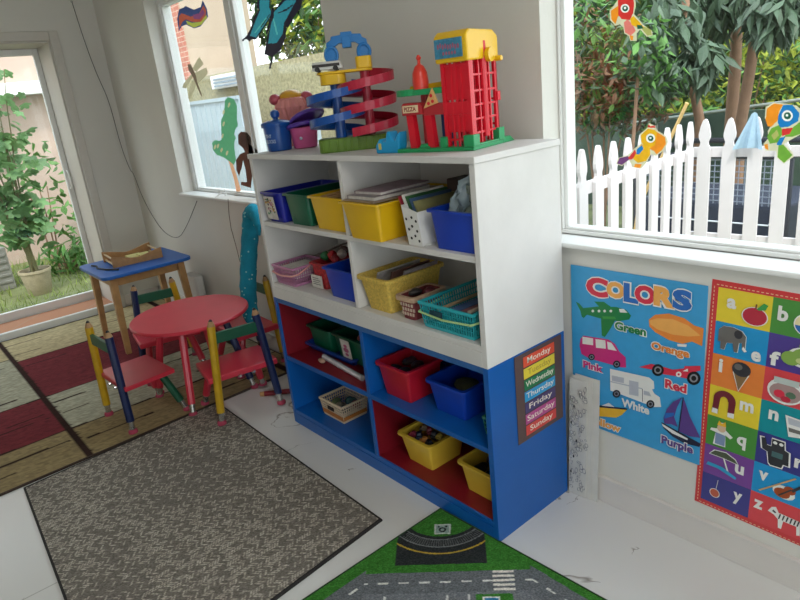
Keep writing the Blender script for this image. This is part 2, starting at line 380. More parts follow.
# weekday chart on the blue side panel
c = [at(515, 361, 0, X1), at(561, 330, 0, X1), at(562, 418, 0, X1), at(517, 445, 0, X1)]
ya, yb_ = (c[0].y+c[3].y)/2, (c[1].y+c[2].y)/2; za, zb = (c[2].z+c[3].z)/2, (c[0].z+c[1].z)/2
zb = min(zb, HW+.005)
t = thing('weekday_chart', 'brown weekday chart with seven coloured day strips on the blue cabinet side', 'chart', (X1+.0012, ya, za)); t.rotation_euler = (PI/2, 0, PI/2)
cw, chh = yb_-ya, zb-za
b = MB(); b.box(0, cw, 0, chh, 0, .0012); b.build('backing', mat('brown card', '5a4542', .5, noise=.05), t, local=True, bevel=.0004)
days = [('Monday', 'e0512f'), ('Tuesday', 'e8d23a'), ('Wednesday', '1f7a48'), ('Thursday', '2a9bd0'), ('Friday', '4c3f70'), ('Saturday', 'b84a8c'), ('Sunday', 'd8403a')]
for i, (d, cc) in enumerate(days):
    h = chh*.115; y1 = chh*(.955-i*.131); b = MB(); b.box(cw*.17, cw*.83, y1-h, y1, .0013, .0022)
    s = b.build('day_strip', printed('strip '+cc, cc), t, local=True)
    put_text(d, s, cw*.5, y1-h*.52, cw*(.50 if len(d) < 8 else .60), h*.72, printed('cream ink' if d != 'Tuesday' else 'ochre ink', 'f3ead8' if d != 'Tuesday' else 'b89a30'), .0024, .008)

# ------------------------------------------------------------------ posters
def poster_frame(name, label, x0, x1, z0, z1, th, m, yoff=-.0006):
    t = thing(name, label, 'poster', (x0, yoff, z0)); t.rotation_euler = (PI/2, 0, 0)
    b = MB(); b.box(0, x1-x0, 0, z1-z0, 0, th); b.build('sheet', m, t, local=True); return t
PX0, PX1, PZ0, PZ1 = 3.808, 4.222, .262, .792
t = poster_frame('colors_poster', 'sky blue wall poster headed COLORS with vehicles and colour names', PX0, PX1, PZ0, PZ1, .001, printed('sky blue', '3f9fd6'), -.0030)
def pc(x, y): p = at(x, y, 1, 0); return (p.x-PX0, p.z-PZ0)
A = Art(t, pc); k1 = lambda x, y: (565+x/5.161, 260+y/5.161); k2 = lambda x, y: (565+x/5.161, 350+y/5.161)
def K(k, pts): return [k(*p) for p in pts]
def wheel(k, x, y, r): return [(circ(k(x, y), r/5.161, 18), printed('black', '17171b')), (circ(k(x, y), r*.62/5.161, 14), printed('grey', '8b8a93')), (circ(k(x, y), r*.38/5.161, 12), printed('black', '17171b'))]
gr, orr, pk, wh, rd, pu, ye, bl = [printed(*q) for q in (('green', '1e7f45'), ('orange', 'ea8a3c'), ('magenta', 'cf2f7c'), ('white', 'e8e6e2'), ('red', 'd8324a'), ('purple', '5b3f86'), ('yellow', 'e9b52e'), ('blue', '2a68b8'))]
lg = printed('light grey', 'b9bcc6'); dk = printed('ink navy', '1c1d3a'); pale = printed('pale orange', 'f0ab58'); lgr = printed('leaf green', '3d9a4a')
A.shape('aeroplane', [(K(k1, [(190, 300), (265, 305), (240, 350), (210, 395), (194, 388)]), gr), (K(k1, [(155, 212), (205, 214), (242, 240), (180, 238)]), gr),
    (K(k1, [(60, 213), (78, 222), (98, 246), (180, 237), (270, 240), (320, 255), (345, 285), (335, 305), (280, 314), (180, 298), (118, 280), (100, 298), (90, 288), (84, 262)]), gr),
    (K(k1, [(196, 288), (262, 290), (268, 304), (200, 302)]), lgr)]+[(circ(k1(x, 261), 1.4, 10), wh) for x in (148, 180, 209, 241)]+[(K(k1, [(283, 250), (308, 250), (328, 270), (288, 268)]), wh)])
A.shape('airship', [(K(k1, [(437, 305), (470, 280), (540, 273), (620, 298), (672, 335), (720, 350), (718, 385), (712, 442), (660, 418), (610, 430), (540, 410), (470, 370), (440, 340)]), orr),
    (K(k1, [(440, 310), (480, 298), (560, 302), (640, 335), (705, 388), (640, 392), (560, 382), (480, 355), (445, 330)]), pale), (K(k1, [(583, 430), (634, 433), (630, 446), (586, 443)]), wh)])
A.shape('van', [(K(k1, [(85, 405), (100, 388), (230, 408), (262, 430), (285, 470), (318, 500), (320, 552), (290, 550), (130, 505), (90, 482), (80, 440)]), pk),
    (K(k1, [(95, 393), (150, 402), (150, 437), (95, 430)]), wh), (K(k1, [(162, 405), (213, 412), (216, 455), (165, 450)]), wh), (K(k1, [(222, 418), (245, 425), (272, 466), (226, 458)]), wh)]+wheel(k1, 142, 498, 17)+wheel(k1, 272, 535, 19))
A.shape('racing_car', [(K(k2, [(388, 85), (450, 68), (520, 86), (560, 98), (620, 92), (622, 80), (705, 78), (705, 102), (680, 108), (640, 145), (560, 128), (515, 122), (450, 97)]), rd), (circ(k2(592, 122), 2.8, 16), wh), (circ(k2(592, 122), 1.2, 12), rd), (K(k2, [(612, 105), (640, 92), (640, 108)]), wh)]+wheel(k2, 485, 100, 31)+wheel(k2, 670, 142, 35))
A.shape('motorhome', [(K(k2, [(238, 93), (440, 138), (464, 158), (467, 196), (455, 200), (468, 222), (495, 240), (502, 290), (465, 290), (240, 205)]), wh), (K(k2, [(240, 156), (405, 193), (405, 199), (240, 162)]), lg),
    (K(k2, [(247, 127), (310, 140), (310, 168), (248, 155)]), lg), (K(k2, [(337, 152), (385, 162), (385, 235), (337, 225)]), lg), (K(k2, [(412, 205), (440, 212), (452, 236), (412, 226)]), lg), (K(k2, [(404, 196), (407, 197), (407, 262), (404, 262)]), dk)]+wheel(k2, 272, 222, 20)+wheel(k2, 447, 275, 21))
A.shape('speedboat', [(K(k2, [(110, 278), (165, 285), (327, 302), (300, 330), (270, 345), (165, 336), (120, 325)]), ye), (K(k2, [(110, 270), (165, 279), (330, 298), (326, 304), (165, 290), (110, 282)]), dk), (K(k2, [(195, 283), (232, 268), (262, 290)]), wh)])
A.shape('sailing_boat', [(K(k2, [(610, 240), (565, 262), (532, 300), (515, 345), (520, 375), (555, 378), (588, 392), (570, 340), (585, 290)]), pu), (K(k2, [(524, 320), (570, 318), (568, 335), (518, 350)]), bl), (K(k2, [(618, 240), (650, 335), (705, 448), (650, 440), (595, 415)]), pu),
    (K(k2, [(614, 240), (619, 240), (595, 420), (589, 420)]), dk), (K(k2, [(503, 366), (590, 415), (707, 478), (700, 495), (620, 475), (560, 440), (515, 397)]), dk), (K(k2, [(506, 374), (590, 424), (640, 452), (638, 460), (560, 425), (512, 388)]), wh)])

for ch, x, y, w, h, m in (('C', 172, 137, .078, .068, rd), ('O', 268, 152, .062, .056, pale), ('L', 348, 168, .048, .065, bl), ('O', 420, 176, .066, .062, rd), ('R', 520, 188, .064, .064, pale), ('S', 612, 203, .056, .066, bl)):
    A.word(ch, *k1(x, y), w*.95, h*.88, m, halo=wh, bold=.06)
for st, x, y, w, h, m, hl, k in (('Green', 344, 350, .098, .026, gr, wh, k1), ('Orange', 549, 463, .108, .030, orr, wh, k1), ('Pink', 152, 545, .070, .024, pk, wh, k1), ('Red', 579, 181, .062, .028, rd, wh, k2), ('White', 370, 285, .09, .028, wh, None, k2), ('Yellow', 207, 373, .118, .026, pale, wh, k2), ('Purple', 585, 487, .093, .034, pu, wh, k2)):
    A.word(st, *k(x, y), w, h, m, halo=hl, bold=.04)

AX0, AZ0, AZ1 = 4.213, .140, .812
cwid = .128; AX1 = AX0+.034+4*cwid
t = poster_frame('alphabet_poster', 'red bordered alphabet poster with coloured squares and pictures, right of the blue poster', AX0, AX1, AZ0, AZ1, .001, printed('poster red', 'd23a3e'), -.0006); t.rotation_euler = (PI/2, .026, 0)
def pa(x, y): p = at(x, y, 1, 0); return (p.x-AX0, p.z-AZ0)
B = Art(t, None); rowh = (AZ1-AZ0-.036)/7
cc = {'Y': 'e8ce35', 'G': '4a8f3c', 'B': '1c93cf', 'P': '4d3a8c', 'O': 'e8823a', 'R': 'd8434a', 'T': '0f8d98', 'V': '7a4596', 'N': '3a3a86'}
grid = ['YGRB', 'BPOG', 'ORBY', 'YTRP', 'GNYO', 'VBVG', 'NRBY']
wht = printed('white', 'e8e6e2'); letters = ['abcd', 'efgh', 'ijkl', 'mnop', 'qrst', 'uvwx', 'yz  ']
lx = [[.28, .2], [.82, .15], [.18, .86], [.75, .25], [.72, .80], [.74, .2], [.76, .17]]; ly = [[.6, .6], [.22, .3], [.68, .35], [.62, .62], [.42, .4], [.52, .62], [.52, .62]]
def cell(r, c): return (.017+c*cwid, .018+(6-r)*rowh)
for r in range(7):
    for c in range(4):
        x, y = cell(r, c); o = B.shape('square', [([(x, y), (x+cwid, y), (x+cwid, y+rowh), (x, y+rowh)], printed('square '+grid[r][c], cc[grid[r][c]]))])
        if letters[r][c] != ' ':
            L_ = letters[r][c]; uu = lx[r][c] if c < 2 else .3; vv = ly[r][c] if c < 2 else .6
            put_text(L_, o, x+uu*cwid, y+vv*rowh, .023 if L_ not in 'mwij' else (.034 if L_ in 'mw' else .010), .027 if L_ in 'aemnuvrz' else .038, wht, .0042, .04)
B.z = .0036
def cellart(name, r, c, layers):
    x, y = cell(r, c); B.z = .0044
    return B.shape(name, [([(x+u*cwid, y+v*rowh) for u, v in pts], m) for pts, m in layers])
P_ = printed
gy, dg, br, tn, sk = P_('elephant grey', '6b6764'), P_('dark grey', '35343a'), P_('brown', '7a4a2a'), P_('tan', 'cda56a'), P_('apple red', 'b82a3e')
cellart('apple', 0, 0, [(circ((.72, .36), .24, 20, .27), wht), (circ((.72, .36), .22, 20, .25), sk), ([(.74, .58), (.86, .78), (.94, .74), (.9, .6), (.78, .55)], lgr), ([(.71, .58), (.74, .58), (.75, .72), (.72, .72)], br)])
cellart('beach_ball', 0, 1, [(circ((.66, .42), .27, 22, .33), wht), (circ((.66, .42), .25, 22, .30), P_('ball cream', 'e6d9a8')), (circ((.66, .42), .25, 12, .30, PI*1.05, PI*1.95), bl), (circ((.66, .42), .25, 8, .30, -.1, 1.0)+[(.66, .42)], rd)])
eleph = [(u*.84, v) for u, v in [(.1, .42), (.1, .78), (.2, .9), (.42, .92), (.62, .86), (.72, .72), (.72, .3), (.66, .3), (.64, .52), (.58, .5), (.56, .2), (.48, .2), (.44, .45), (.3, .42), (.26, .2), (.17, .2), (.16, .42)]]
cellart('elephant', 1, 0, [([(u*1.02-.0, v*1.02-.01) for u, v in eleph], wht), (eleph, gy), (circ((.46, .74), .08, 14, .13), dg), ([(.57, .42), (.65, .3), (.60, .26), (.55, .34)], wht)])
cellart('frog', 1, 1, [(circ((.68, .5), .33, 18, .3), wht), (circ((.7, .52), .28, 18, .26), P_('frog green', '86a850')), (circ((.42, .42), .17, 14, .2), P_('frog green', '86a850')), (circ((.62, .82), .09, 12, .1), P_('frog green', '86a850')), (circ((.62, .83), .04, 10, .05), dg), (circ((.66, .4), .16, 12, .1), P_('frog belly', 'c8cf8c'))])
cellart('ice_cream', 2, 0, [([(.42, .6), (.74, .6), (.56, .02)], wht), ([(.44, .6), (.72, .6), (.56, .05)], P_('waffle', '8a6c48')), (circ((.58, .72), .18, 16, .22), dg), (circ((.52, .78), .08, 10, .1), gy)])
cellart('jar', 2, 1, [(circ((.4, .42), .32, 20, .38), wht), (circ((.4, .38), .28, 18, .28), P_('jar glass', 'a88a88')), ([(.18, .62), (.62, .62), (.62, .8), (.18, .8)], P_('jar lid', 'b9c2be')), (circ((.3, .32), .1, 10, .12), rd), (circ((.5, .35), .09, 10, .1), P_('moss', '56705a')), (circ((.42, .2), .09, 10, .09), sk)])
mg = circ((.32, .62), .22, 14, .3, PI, 0)+[(.52, .15), (.4, .12), (.4, .6)]+circ((.31, .6), .08, 8, .13, 0, PI)+[(.2, .12), (.08, .15)]
cellart('magnet', 3, 0, [(mg, P_('maroon', '722432')), ([(.4, .12), (.53, .12), (.53, .28), (.4, .26)], wht), ([(.08, .12), (.2, .12), (.2, .27), (.09, .28)], wht)])
cellart('newspapers', 3, 1, [([(.45, .75), (.95, .7), (.98, .25), (.55, .12)], wht), ([(.5, .7), (.95, .65), (.97, .5), (.53, .5)], lg), ([(.53, .4), (.9, .4), (.9, .3), (.55, .28)], gy)])
cellart('queen', 4, 0, [([(.1, .6), (.24, .64), (.24, .85), (.38, .9), (.4, .66), (.55, .5), (.5, .42), (.4, .5), (.42, .1), (.16, .08), (.2, .5), (.08, .52)], wht), ([(.2, .12), (.4, .12), (.4, .48), (.2, .5)], P_('dress', '7f92b4')), (circ((.31, .68), .09, 12, .13), P_('face', 'd8b79a')), ([(.22, .76), (.25, .92), (.31, .84), (.38, .93), (.4, .76)], ye)])
rob = [(.12, .5), (.08, .85), (.16, .86), (.2, .66), (.28, .66), (.28, .9), (.5, .9), (.52, .66), (.6, .62), (.62, .2), (.52, .2), (.5, .08), (.3, .06), (.26, .12), (.22, .45)]
cellart('robot', 4, 1, [([((u-.35)*1.12+.35, (v-.48)*1.08+.48) for u, v in rob], wht), (rob, dg), (circ((.34, .8), .04, 8, .05), wht), (circ((.45, .8), .04, 8, .05), wht), ([(.3, .35), (.5, .35), (.5, .52), (.3, .52)], P_('robot teal', '4b6c6e'))])
cellart('parasol', 5, 0, [([(.1, .7), (.2, .9), (.45, .95), (.65, .82), (.72, .66), (.4, .7)], wht), ([(.12, .72), (.22, .88), (.45, .92), (.63, .8), (.7, .68), (.4, .72)], P_('olive', '4b5540')), ([(.4, .7), (.43, .7), (.56, .22), (.52, .22)], wht), ([(.06, .3), (.3, .3), (.68, .14), (.7, .22), (.4, .4), (.1, .42)], P_('water blue', '2e9cc8'))])
cellart('violin', 5, 1, [(circ((.6, .34), .2, 14, .22, rot=.7), wht), (circ((.57, .3), .15, 14, .16), P_('violin', 'a24a22')), (circ((.7, .46), .11, 12, .13), P_('violin', 'a24a22')), ([(.72, .5), (.9, .78), (.94, .74), (.76, .44)], dg), ([(.14, .12), (.76, .92), (.79, .9), (.17, .1)], tn), ([(.5, .2), (.53, .18), (.74, .5), (.71, .52)], dg)])
cellart('yoyo', 6, 0, [([(.295, .4), (.305, .4), (.345, .9), (.335, .9)], wht), (circ((.29, .4), .11, 14, .16), wht), (circ((.29, .4), .095, 14, .14), P_('yoyo', 'c05a40'))])
zeb = [(.36, .55), (.42, .72), (.5, .78), (.56, .62), (.95, .6), (.98, .15), (.92, .12), (.9, .4), (.66, .4), (.64, .12), (.58, .12), (.56, .4), (.48, .5)]
cellart('zebra', 6, 1, [(zeb, wht)]+[([(u, .42), (u+.025, .42), (u+.05, .6), (u+.02, .6)], dg) for u in (.56, .63, .7, .77, .84, .9)]+[([(.44, .6), (.5, .56), (.52, .6), (.46, .66)], dg)])
# dashed border and a blue tack strip
dash = [([(.0075, z), (.0095, z), (.0095, z+.006), (.0075, z+.006)], printed('cream', 'e6c9a0')) for z in [i*.0105+.01 for i in range(62)]]
dash += [([(x, .008), (x+.006, .008), (x+.006, .010), (x, .010)], printed('cream', 'e6c9a0')) for x in [i*.0105+.015 for i in range(50)]]
dash += [([(x, AZ1-AZ0-.010), (x+.006, AZ1-AZ0-.010), (x+.006, AZ1-AZ0-.008), (x, AZ1-AZ0-.008)], printed('cream', 'e6c9a0')) for x in [i*.0105+.015 for i in range(50)]]
B.z = .002
B.shape('stitching', dash)

# paper roll charts leaning between cabinet and wall
t = thing('wall_chart', 'stack of white printed sheets leaning in the gap behind the blue cabinet', 'paper', (3.810, -.028, 0)); t.rotation_euler = (math.radians(90-2.5), 0, 0)
papr = mat('printed white paper', 'd4d1ca', .7, noise=.05, nscale=20)
for i, (x, w, h) in enumerate(((.012, .088, .435), (.004, .074, .43), (-.004, .066, .42))):
    b = MB(); b.box(x, x+w, 0.001, h, .004*i, .004*i+.0012); sh = b.build('sheet', papr, t, local=True)
A3 = Art(t, None); A3.z = .0095; inkm = printed('grey ink', '85858a'); rnd = random.Random(3)
ls = []
for i in range(100):
    x, y = rnd.uniform(.002, .062), rnd.uniform(.02, .4); w, h = rnd.uniform(.002, .008), rnd.uniform(.003, .012)
    q = circ((x, y), w, 9, h, rot=rnd.uniform(-.5, .5)); qi = circ((x, y), w*.7, 9, h*.75); ls += [(q, inkm), (qi, papr)]
for i in range(5): ls.append((circ((.012+.01*(i % 3), .09+.06*i), .003, 8, .006), printed('black', '17171b')))
A3.shape('drawing', ls)

# ------------------------------------------------------------------ window stickers
def sticker(name, label, cat, px, py, yy, layers, sc=.25, rot=0, group=None, th=.0015):
    """cut-out figure standing on the glass; layer outlines are in photo pixels about the figure"""
    c = at(px, py, 1, yy); t = thing(name, label, cat, (c.x, yy, c.z), 0, group); t.rotation_euler = (PI/2, 0, 0)
    polys = []; ms = []
    for pts, m in layers:
        q = []
        for p in pts: w = at(p[0], p[1], 1, yy); q.append((w.x-c.x, w.z-c.z))
        polys.append((q, m))
        if m not in ms: ms.append(m)
    xs = [p[0] for q, _ in polys for p in q]; ys = [p[1] for q, _ in polys for p in q]; x0, x1, y0, y1 = min(xs), max(xs), min(ys), max(ys)
    st = max((x1-x0), (y1-y0))/150; nx = int((x1-x0)/st)+1; ny = int((y1-y0)/st)+1; idx = {}
    for q, m in polys:      # the topmost colour at every spot of the sheet, row by row
        n = len(q); mi = ms.index(m)
        for j in range(ny):
            yv = y0+(j+.5)*st; cr = []
            for i in range(n):
                a, b = q[i], q[(i+1) % n]
                if (a[1] > yv) != (b[1] > yv): cr.append(a[0]+(yv-a[1])/(b[1]-a[1])*(b[0]-a[0]))
            cr.sort()
            for k in range(0, len(cr)-1, 2):
                for i in range(max(0, int((cr[k]-x0)/st+.5)), min(nx, int((cr[k+1]-x0)/st+.5))): idx[i, j] = mi
    vid = {}; vs = []; fs = []; mi_ = []
    def V(i, j):
        if (i, j) not in vid: vid[i, j] = len(vs); vs.append((x0+i*st, y0+j*st, 0))
        return vid[i, j]
    for (i, j), m in idx.items(): fs.append((V(i, j), V(i+1, j), V(i+1, j+1), V(i, j+1))); mi_.append(m)
    me = bpy.data.meshes.new('cutout'); me.from_pydata(vs, [], fs)
    for m in ms: me.materials.append(m)
    me.polygons.foreach_set('material_index', mi_)
    o = bpy.data.objects.new('cutout', me); COL.objects.link(o); o.parent = t; return t
YG = .0935
def vin(n, c): return mat('sticker '+n, c, .4, noise=.08, nscale=60, trans=.62)
g5 = lambda x, y: (230+x/7.5, y/7.5)
dkv, tl, tl2 = vin('near black', '1e1a26'), vin('teal', '2c7f8c'), vin('pale teal', '5aa8a0')
def GP(k, L): return [k(*p) for p in L]
wingL = [(318, 100), (300, 60), (305, -10), (205, -10), (200, 50), (215, 70), (185, 120), (150, 220), (125, 268), (78, 310), (85, 316), (120, 292), (150, 312), (160, 295), (195, 298), (230, 250), (280, 170)]
wingR = [(318, 95), (345, 60), (400, -10), (545, -10), (530, 60), (480, 130), (435, 210), (420, 200), (418, 280), (375, 385), (330, 412), (305, 515), (292, 515), (308, 425), (258, 408), (270, 320), (300, 200)]
inL = [(314, 95), (292, 55), (296, 0), (222, 0), (222, 60), (225, 80), (195, 150), (165, 225), (150, 270), (195, 280), (225, 235), (275, 160)]
inR = [(322, 100), (352, 68), (420, 0), (500, 0), (470, 50), (440, 110), (405, 170), (395, 250), (350, 320), (285, 330), (300, 230)]
sticker('butterfly_cutout', 'large teal and black swallowtail butterfly cut-out on the left window', 'window decoration', 272, 25, YG-.004, [(GP(g5, wingL), dkv), (GP(g5, wingR), dkv), (GP(g5, inL), tl), (GP(g5, inR), tl), (GP(g5, [(312, 60), (330, 60), (328, 130), (280, 250), (270, 250), (300, 130)]), dkv), (GP(g5, [(225, 200), (235, 205), (300, 110), (295, 105)]), dkv), (GP(g5, [(340, 110), (345, 105), (430, 60), (470, 30), (475, 40), (430, 75)]), dkv), (GP(g5, [(320, 140), (330, 140), (360, 260), (350, 265)]), tl2), (GP(g5, [(270, 130), (276, 136), (190, 250), (182, 245)]), tl2)])
g6 = lambda x, y: (150+x/5.7125, y/5.7125)
sticker('bird_cutout', 'wavy rainbow coloured bird cut-out high on the left window', 'window decoration', 192, 13, YG, [(GP(g6, [(165, 180), (155, 110), (165, 55), (205, 35), (250, 55), (290, 40), (300, 0), (325, 50), (332, 95), (290, 150), (250, 162), (205, 140), (180, 150)]), vin('navy', '38456e')),
    (GP(g6, [(168, 160), (165, 95), (180, 75), (230, 95), (280, 80), (305, 30), (320, 60), (318, 95), (290, 125), (240, 125), (205, 110), (185, 125)]), vin('rust', 'a8503c')), (GP(g6, [(205, 118), (240, 130), (290, 125), (322, 85), (325, 100), (290, 145), (250, 157), (215, 140)]), vin('lime', 'a8ab48')), (GP(g6, [(245, 85), (285, 75), (302, 50), (312, 75), (285, 110), (250, 108)]), vin('plum', '7c4068'))])
sticker('dragonfly_cutout', 'brown dragonfly cut-out on the left window pane below the bird', 'window decoration', 195, 75, YG, [(GP(g6, [(240, 395), (280, 325), (305, 365), (265, 410)]), vin('khaki', 'b3a888')), (GP(g6, [(255, 415), (322, 385), (330, 420), (275, 478), (258, 445)]), vin('khaki', 'b3a888')), (GP(g6, [(238, 420), (190, 480), (185, 500), (205, 505), (245, 440)]), vin('khaki', 'b3a888')), (GP(g6, [(250, 440), (225, 510), (217, 560), (230, 570), (262, 480)]), vin('khaki', 'b3a888')), (GP(g6, [(215, 370), (232, 365), (262, 430), (270, 470), (298, 548), (292, 550), (262, 480), (245, 440), (220, 400)]), vin('bark', '6d5a48'))])
g7 = lambda x, y: (200+x/5, 90+y/5)
treec = [(145, 355), (115, 335), (85, 325), (65, 300), (60, 265), (75, 250), (100, 255), (108, 245), (105, 150), (120, 120), (125, 50), (140, 35), (170, 45), (185, 80), (185, 150), (190, 180), (180, 190), (170, 220), (180, 240), (172, 258), (172, 290), (180, 350), (170, 375)]
sp = [(circ(g7(x, y), 1.1, 8, 2.6, rot=.3), vin('straw', 'b9b088')) for x, y in ((145, 75), (118, 110), (118, 170), (112, 230), (90, 280), (135, 315), (75, 285), (108, 300))]
t = sticker('cactus_cutout', 'green branching cactus cut-out on an orange stem, lower left window', 'window decoration', 232, 150, .085, [(GP(g7, [(138, 340), (165, 370), (205, 500), (185, 525), (168, 440)]), vin('peach', 'd9a07c')), (GP(g7, treec), vin('cactus green', '549a6e'))]+sp)
brn, brd = vin('dark brown', '4a2418'), vin('darker brown', '381c14')
sticker('bear_cutout', 'small dark brown sitting animal cut-out behind the bookcase corner', 'window decoration', 243, 160, .07, [(GP(g7, [(190, 225), (205, 208), (235, 212), (255, 240), (255, 275), (285, 300), (300, 350), (290, 400), (262, 410), (255, 490), (205, 475), (205, 460), (235, 460), (228, 400), (215, 350), (210, 385), (195, 430), (182, 400), (180, 350), (200, 320), (225, 310), (215, 290), (192, 270)]), brn), (circ(g7(222, 250), 5, 14, 7.5), brd)])
# parrots on the right window: outline, body, beak, eye, wing, feet
def parrot(label, px, py, k, d):
    col = lambda n: vin(*{'red': ('scarlet', 'cc3632'), 'yel': ('sun yellow', 'e0a91f'), 'ora': ('orange', 'e58a25'), 'blu': ('bright blue', '2176b4'), 'grn': ('grass green', '6fa03c'), 'pnk': ('salmon', 'd9776c'), 'wht': ('white', 'e9e6de'), 'out': ('cream edge', 'cfc9a8'), 'dk': ('dark green', '1f5a44'), 'pur': ('violet', '6c3f70'), 'olv': ('olive', 'a8a860')}[n])
    sticker('parrot_sticker', label, 'window decoration', px, py, YG, [(GP(k, pts) if not isinstance(pts, tuple) else circ(k(pts[0], pts[1]), pts[2], 16), col(m)) for pts, m in d], group=None)
kA = lambda x, y: (600+x/12, y/12)
parrot('red parrot sticker with orange beak, top of the right window', 625, 18, kA, [
    ([(215, 0), (170, 60), (115, 130), (120, 240), (185, 310), (240, 290), (280, 330), (290, 400), (350, 435), (360, 490), (440, 490), (440, 400), (480, 350), (560, 440), (630, 430), (625, 370), (520, 300), (440, 200), (410, 170), (430, 40), (415, -30), (240, -40)], 'out'),
    ([(480, 320), (540, 320), (615, 360), (620, 420), (570, 430), (510, 360)], 'olv'), ([(215, 70), (130, 130), (135, 230), (185, 290), (215, 200), (240, 180)], 'ora'),
    ([(215, 0), (220, 180), (260, 230), (360, 240), (400, 150), (410, 40), (395, -30), (250, -30)], 'red'), ([(285, 270), (330, 230), (390, 290), (430, 370), (370, 430), (300, 390)], 'pnk'), ([(360, 230), (400, 190), (460, 250), (530, 330), (470, 340), (380, 300)], 'yel'), ([(440, 300), (500, 300), (520, 340), (450, 350)], 'dk'),
    ([(355, 425), (400, 430), (395, 480), (370, 485)], 'ora'), ((300, 100, 4.4), 'wht'), ((302, 102, 3.0), 'dk'), ((300, 96, 1.2), 'wht')])
kB = lambda x, y: (610+x/10, 115+y/10)
parrot('yellow parrot sticker with blue wing, low on the right window', 642, 146, kB, [
    ([(60, 490), (80, 430), (180, 400), (250, 330), (310, 290), (300, 190), (370, 130), (390, 80), (450, 110), (480, 160), (560, 210), (580, 270), (545, 350), (460, 410), (410, 390), (370, 470), (310, 535), (230, 525), (190, 450), (120, 510)], 'out'),
    ([(70, 485), (95, 430), (180, 410), (200, 440), (120, 500)], 'pur'), ([(180, 430), (250, 345), (270, 400), (210, 450)], 'red'), ([(310, 290), (400, 330), (400, 400), (360, 460), (280, 480), (230, 440)], 'yel'), ([(310, 200), (380, 135), (450, 150), (500, 200), (490, 280), (420, 330), (350, 320), (312, 270)], 'yel'),
    ([(470, 170), (550, 220), (560, 290), (520, 350), (465, 395), (440, 360), (390, 335), (450, 300)], 'ora'), ([(320, 300), (335, 340), (290, 395), (262, 390), (270, 340)], 'blu'), ([(375, 125), (385, 92), (405, 112), (445, 105), (455, 130)], 'red'), ([(250, 490), (320, 490), (300, 530), (240, 520)], 'ora'),
    ((405, 232, 4.6), 'wht'), ((407, 234, 2.8), 'dk'), ((404, 230, 1.0), 'wht')])
kC = lambda x, y: (750+x/7.06, 90+y/7.06)
parrot('blue headed green parrot sticker at the right edge of the right window', 780, 130, kC, [
    ([(105, 200), (110, 120), (170, 88), (240, 95), (330, 110), (385, 160), (380, 300), (300, 345), (240, 380), (300, 440), (310, 470), (240, 520), (190, 480), (185, 430), (110, 430), (95, 380), (130, 340), (125, 290), (150, 250)], 'out'),
    ([(200, 390), (235, 385), (300, 460), (240, 515), (195, 475)], 'grn'), ([(190, 340), (250, 330), (220, 390), (190, 390)], 'blu'), ([(240, 330), (300, 265), (385, 200), (385, 300), (300, 330)], 'grn'), ([(120, 330), (150, 270), (210, 245), (235, 300), (195, 370), (140, 380)], 'grn'), ([(150, 320), (190, 280), (205, 320), (170, 355)], 'olv'), ([(225, 275), (305, 265), (280, 310), (225, 325)], 'red'),
    ([(110, 210), (120, 130), (170, 95), (235, 103), (205, 150), (195, 215), (150, 260), (125, 255)], 'ora'), ([(200, 180), (235, 105), (300, 105), (350, 165), (340, 220), (270, 260), (215, 265), (195, 230)], 'blu'), ([(100, 385), (125, 380), (130, 425), (105, 410)], 'ora'), ((263, 182, 5.6), 'wht'), ((264, 182, 3.6), 'dk'), ((261, 179, 1.3), 'wht')])
print('room done')
# ------------------------------------------------------------------ rugs
def hsh(i, j=0, k=0):
    v = math.sin(i*127.1+j*311.7+k*74.7)*43758.5453; return v-math.floor(v)
def mixc(a, b, t): return tuple(a[i]*(1-t)+b[i]*t for i in range(3))
def rgb(h): return tuple(int(h[i:i+2], 16)/255 for i in (0, 2, 4))
def rug_body(name, label, quad, th, pat, nu, nv, top, edge, lip=.006):
    """quad: four floor corners in order; pat(u,v,x,y) gives the colour woven at that spot"""
    P0, P1, P2, P3 = [Vector((q[0], q[1], 0)) for q in quad]
    c = (P0+P1+P2+P3)/4; t = thing(name, label, 'rug', (c.x, c.y, 0.0))
    def pos(u, v):
        p = (P0*(1-u)+P1*u)*(1-v)+(P3*(1-u)+P2*u)*v
        w = .0012*math.sin(p.x*9+p.y*4)*math.sin(p.y*7); return (p.x-c.x, p.y-c.y, th+abs(w))
    def col(u, v): p = pos(u, v); return pat(u, v, p[0]+c.x, p[1]+c.y)
    grid_mesh('pile', nu, nv, pos, col, top, t)
    b = MB()
    ring = [Vector(q) for q in ((P0.x, P0.y, 0), (P1.x, P1.y, 0), (P2.x, P2.y, 0), (P3.x, P3.y, 0))]
    def off(d):
        o = []
        for i in range(4):
            a = (ring[i]-ring[i-1]).normalized(); e = (ring[(i+1) % 4]-ring[i]).normalized(); o.append(ring[i]+(a-e)*d)
        return o
    outer, inner = off(lip*.7), off(-lip*.6); vs = []
    for r, z in ((outer, .0004), (outer, th*.7), (off(lip*.3), th+.0025), (inner, th+.0028), (inner, .0004)): vs += [(p.x, p.y, z) for p in r]
    fs = [(k*4+i, k*4+(i+1) % 4, (k+1)*4+(i+1) % 4, (k+1)*4+i) for k in range(4) for i in range(4)]
    b.add(vs, fs); b.build('binding', edge, t); return t
WEAVE = mat('woven wool', 'ffffff', .95, attr='weave', bump=.5, bscale=500, noise=.05, nscale=260, spec=.1)
red_, crm, tan_, wht_, brn_ = rgb('733036'), rgb('b5a682'), rgb('94825f'), rgb('aba792'), rgb('32211d')
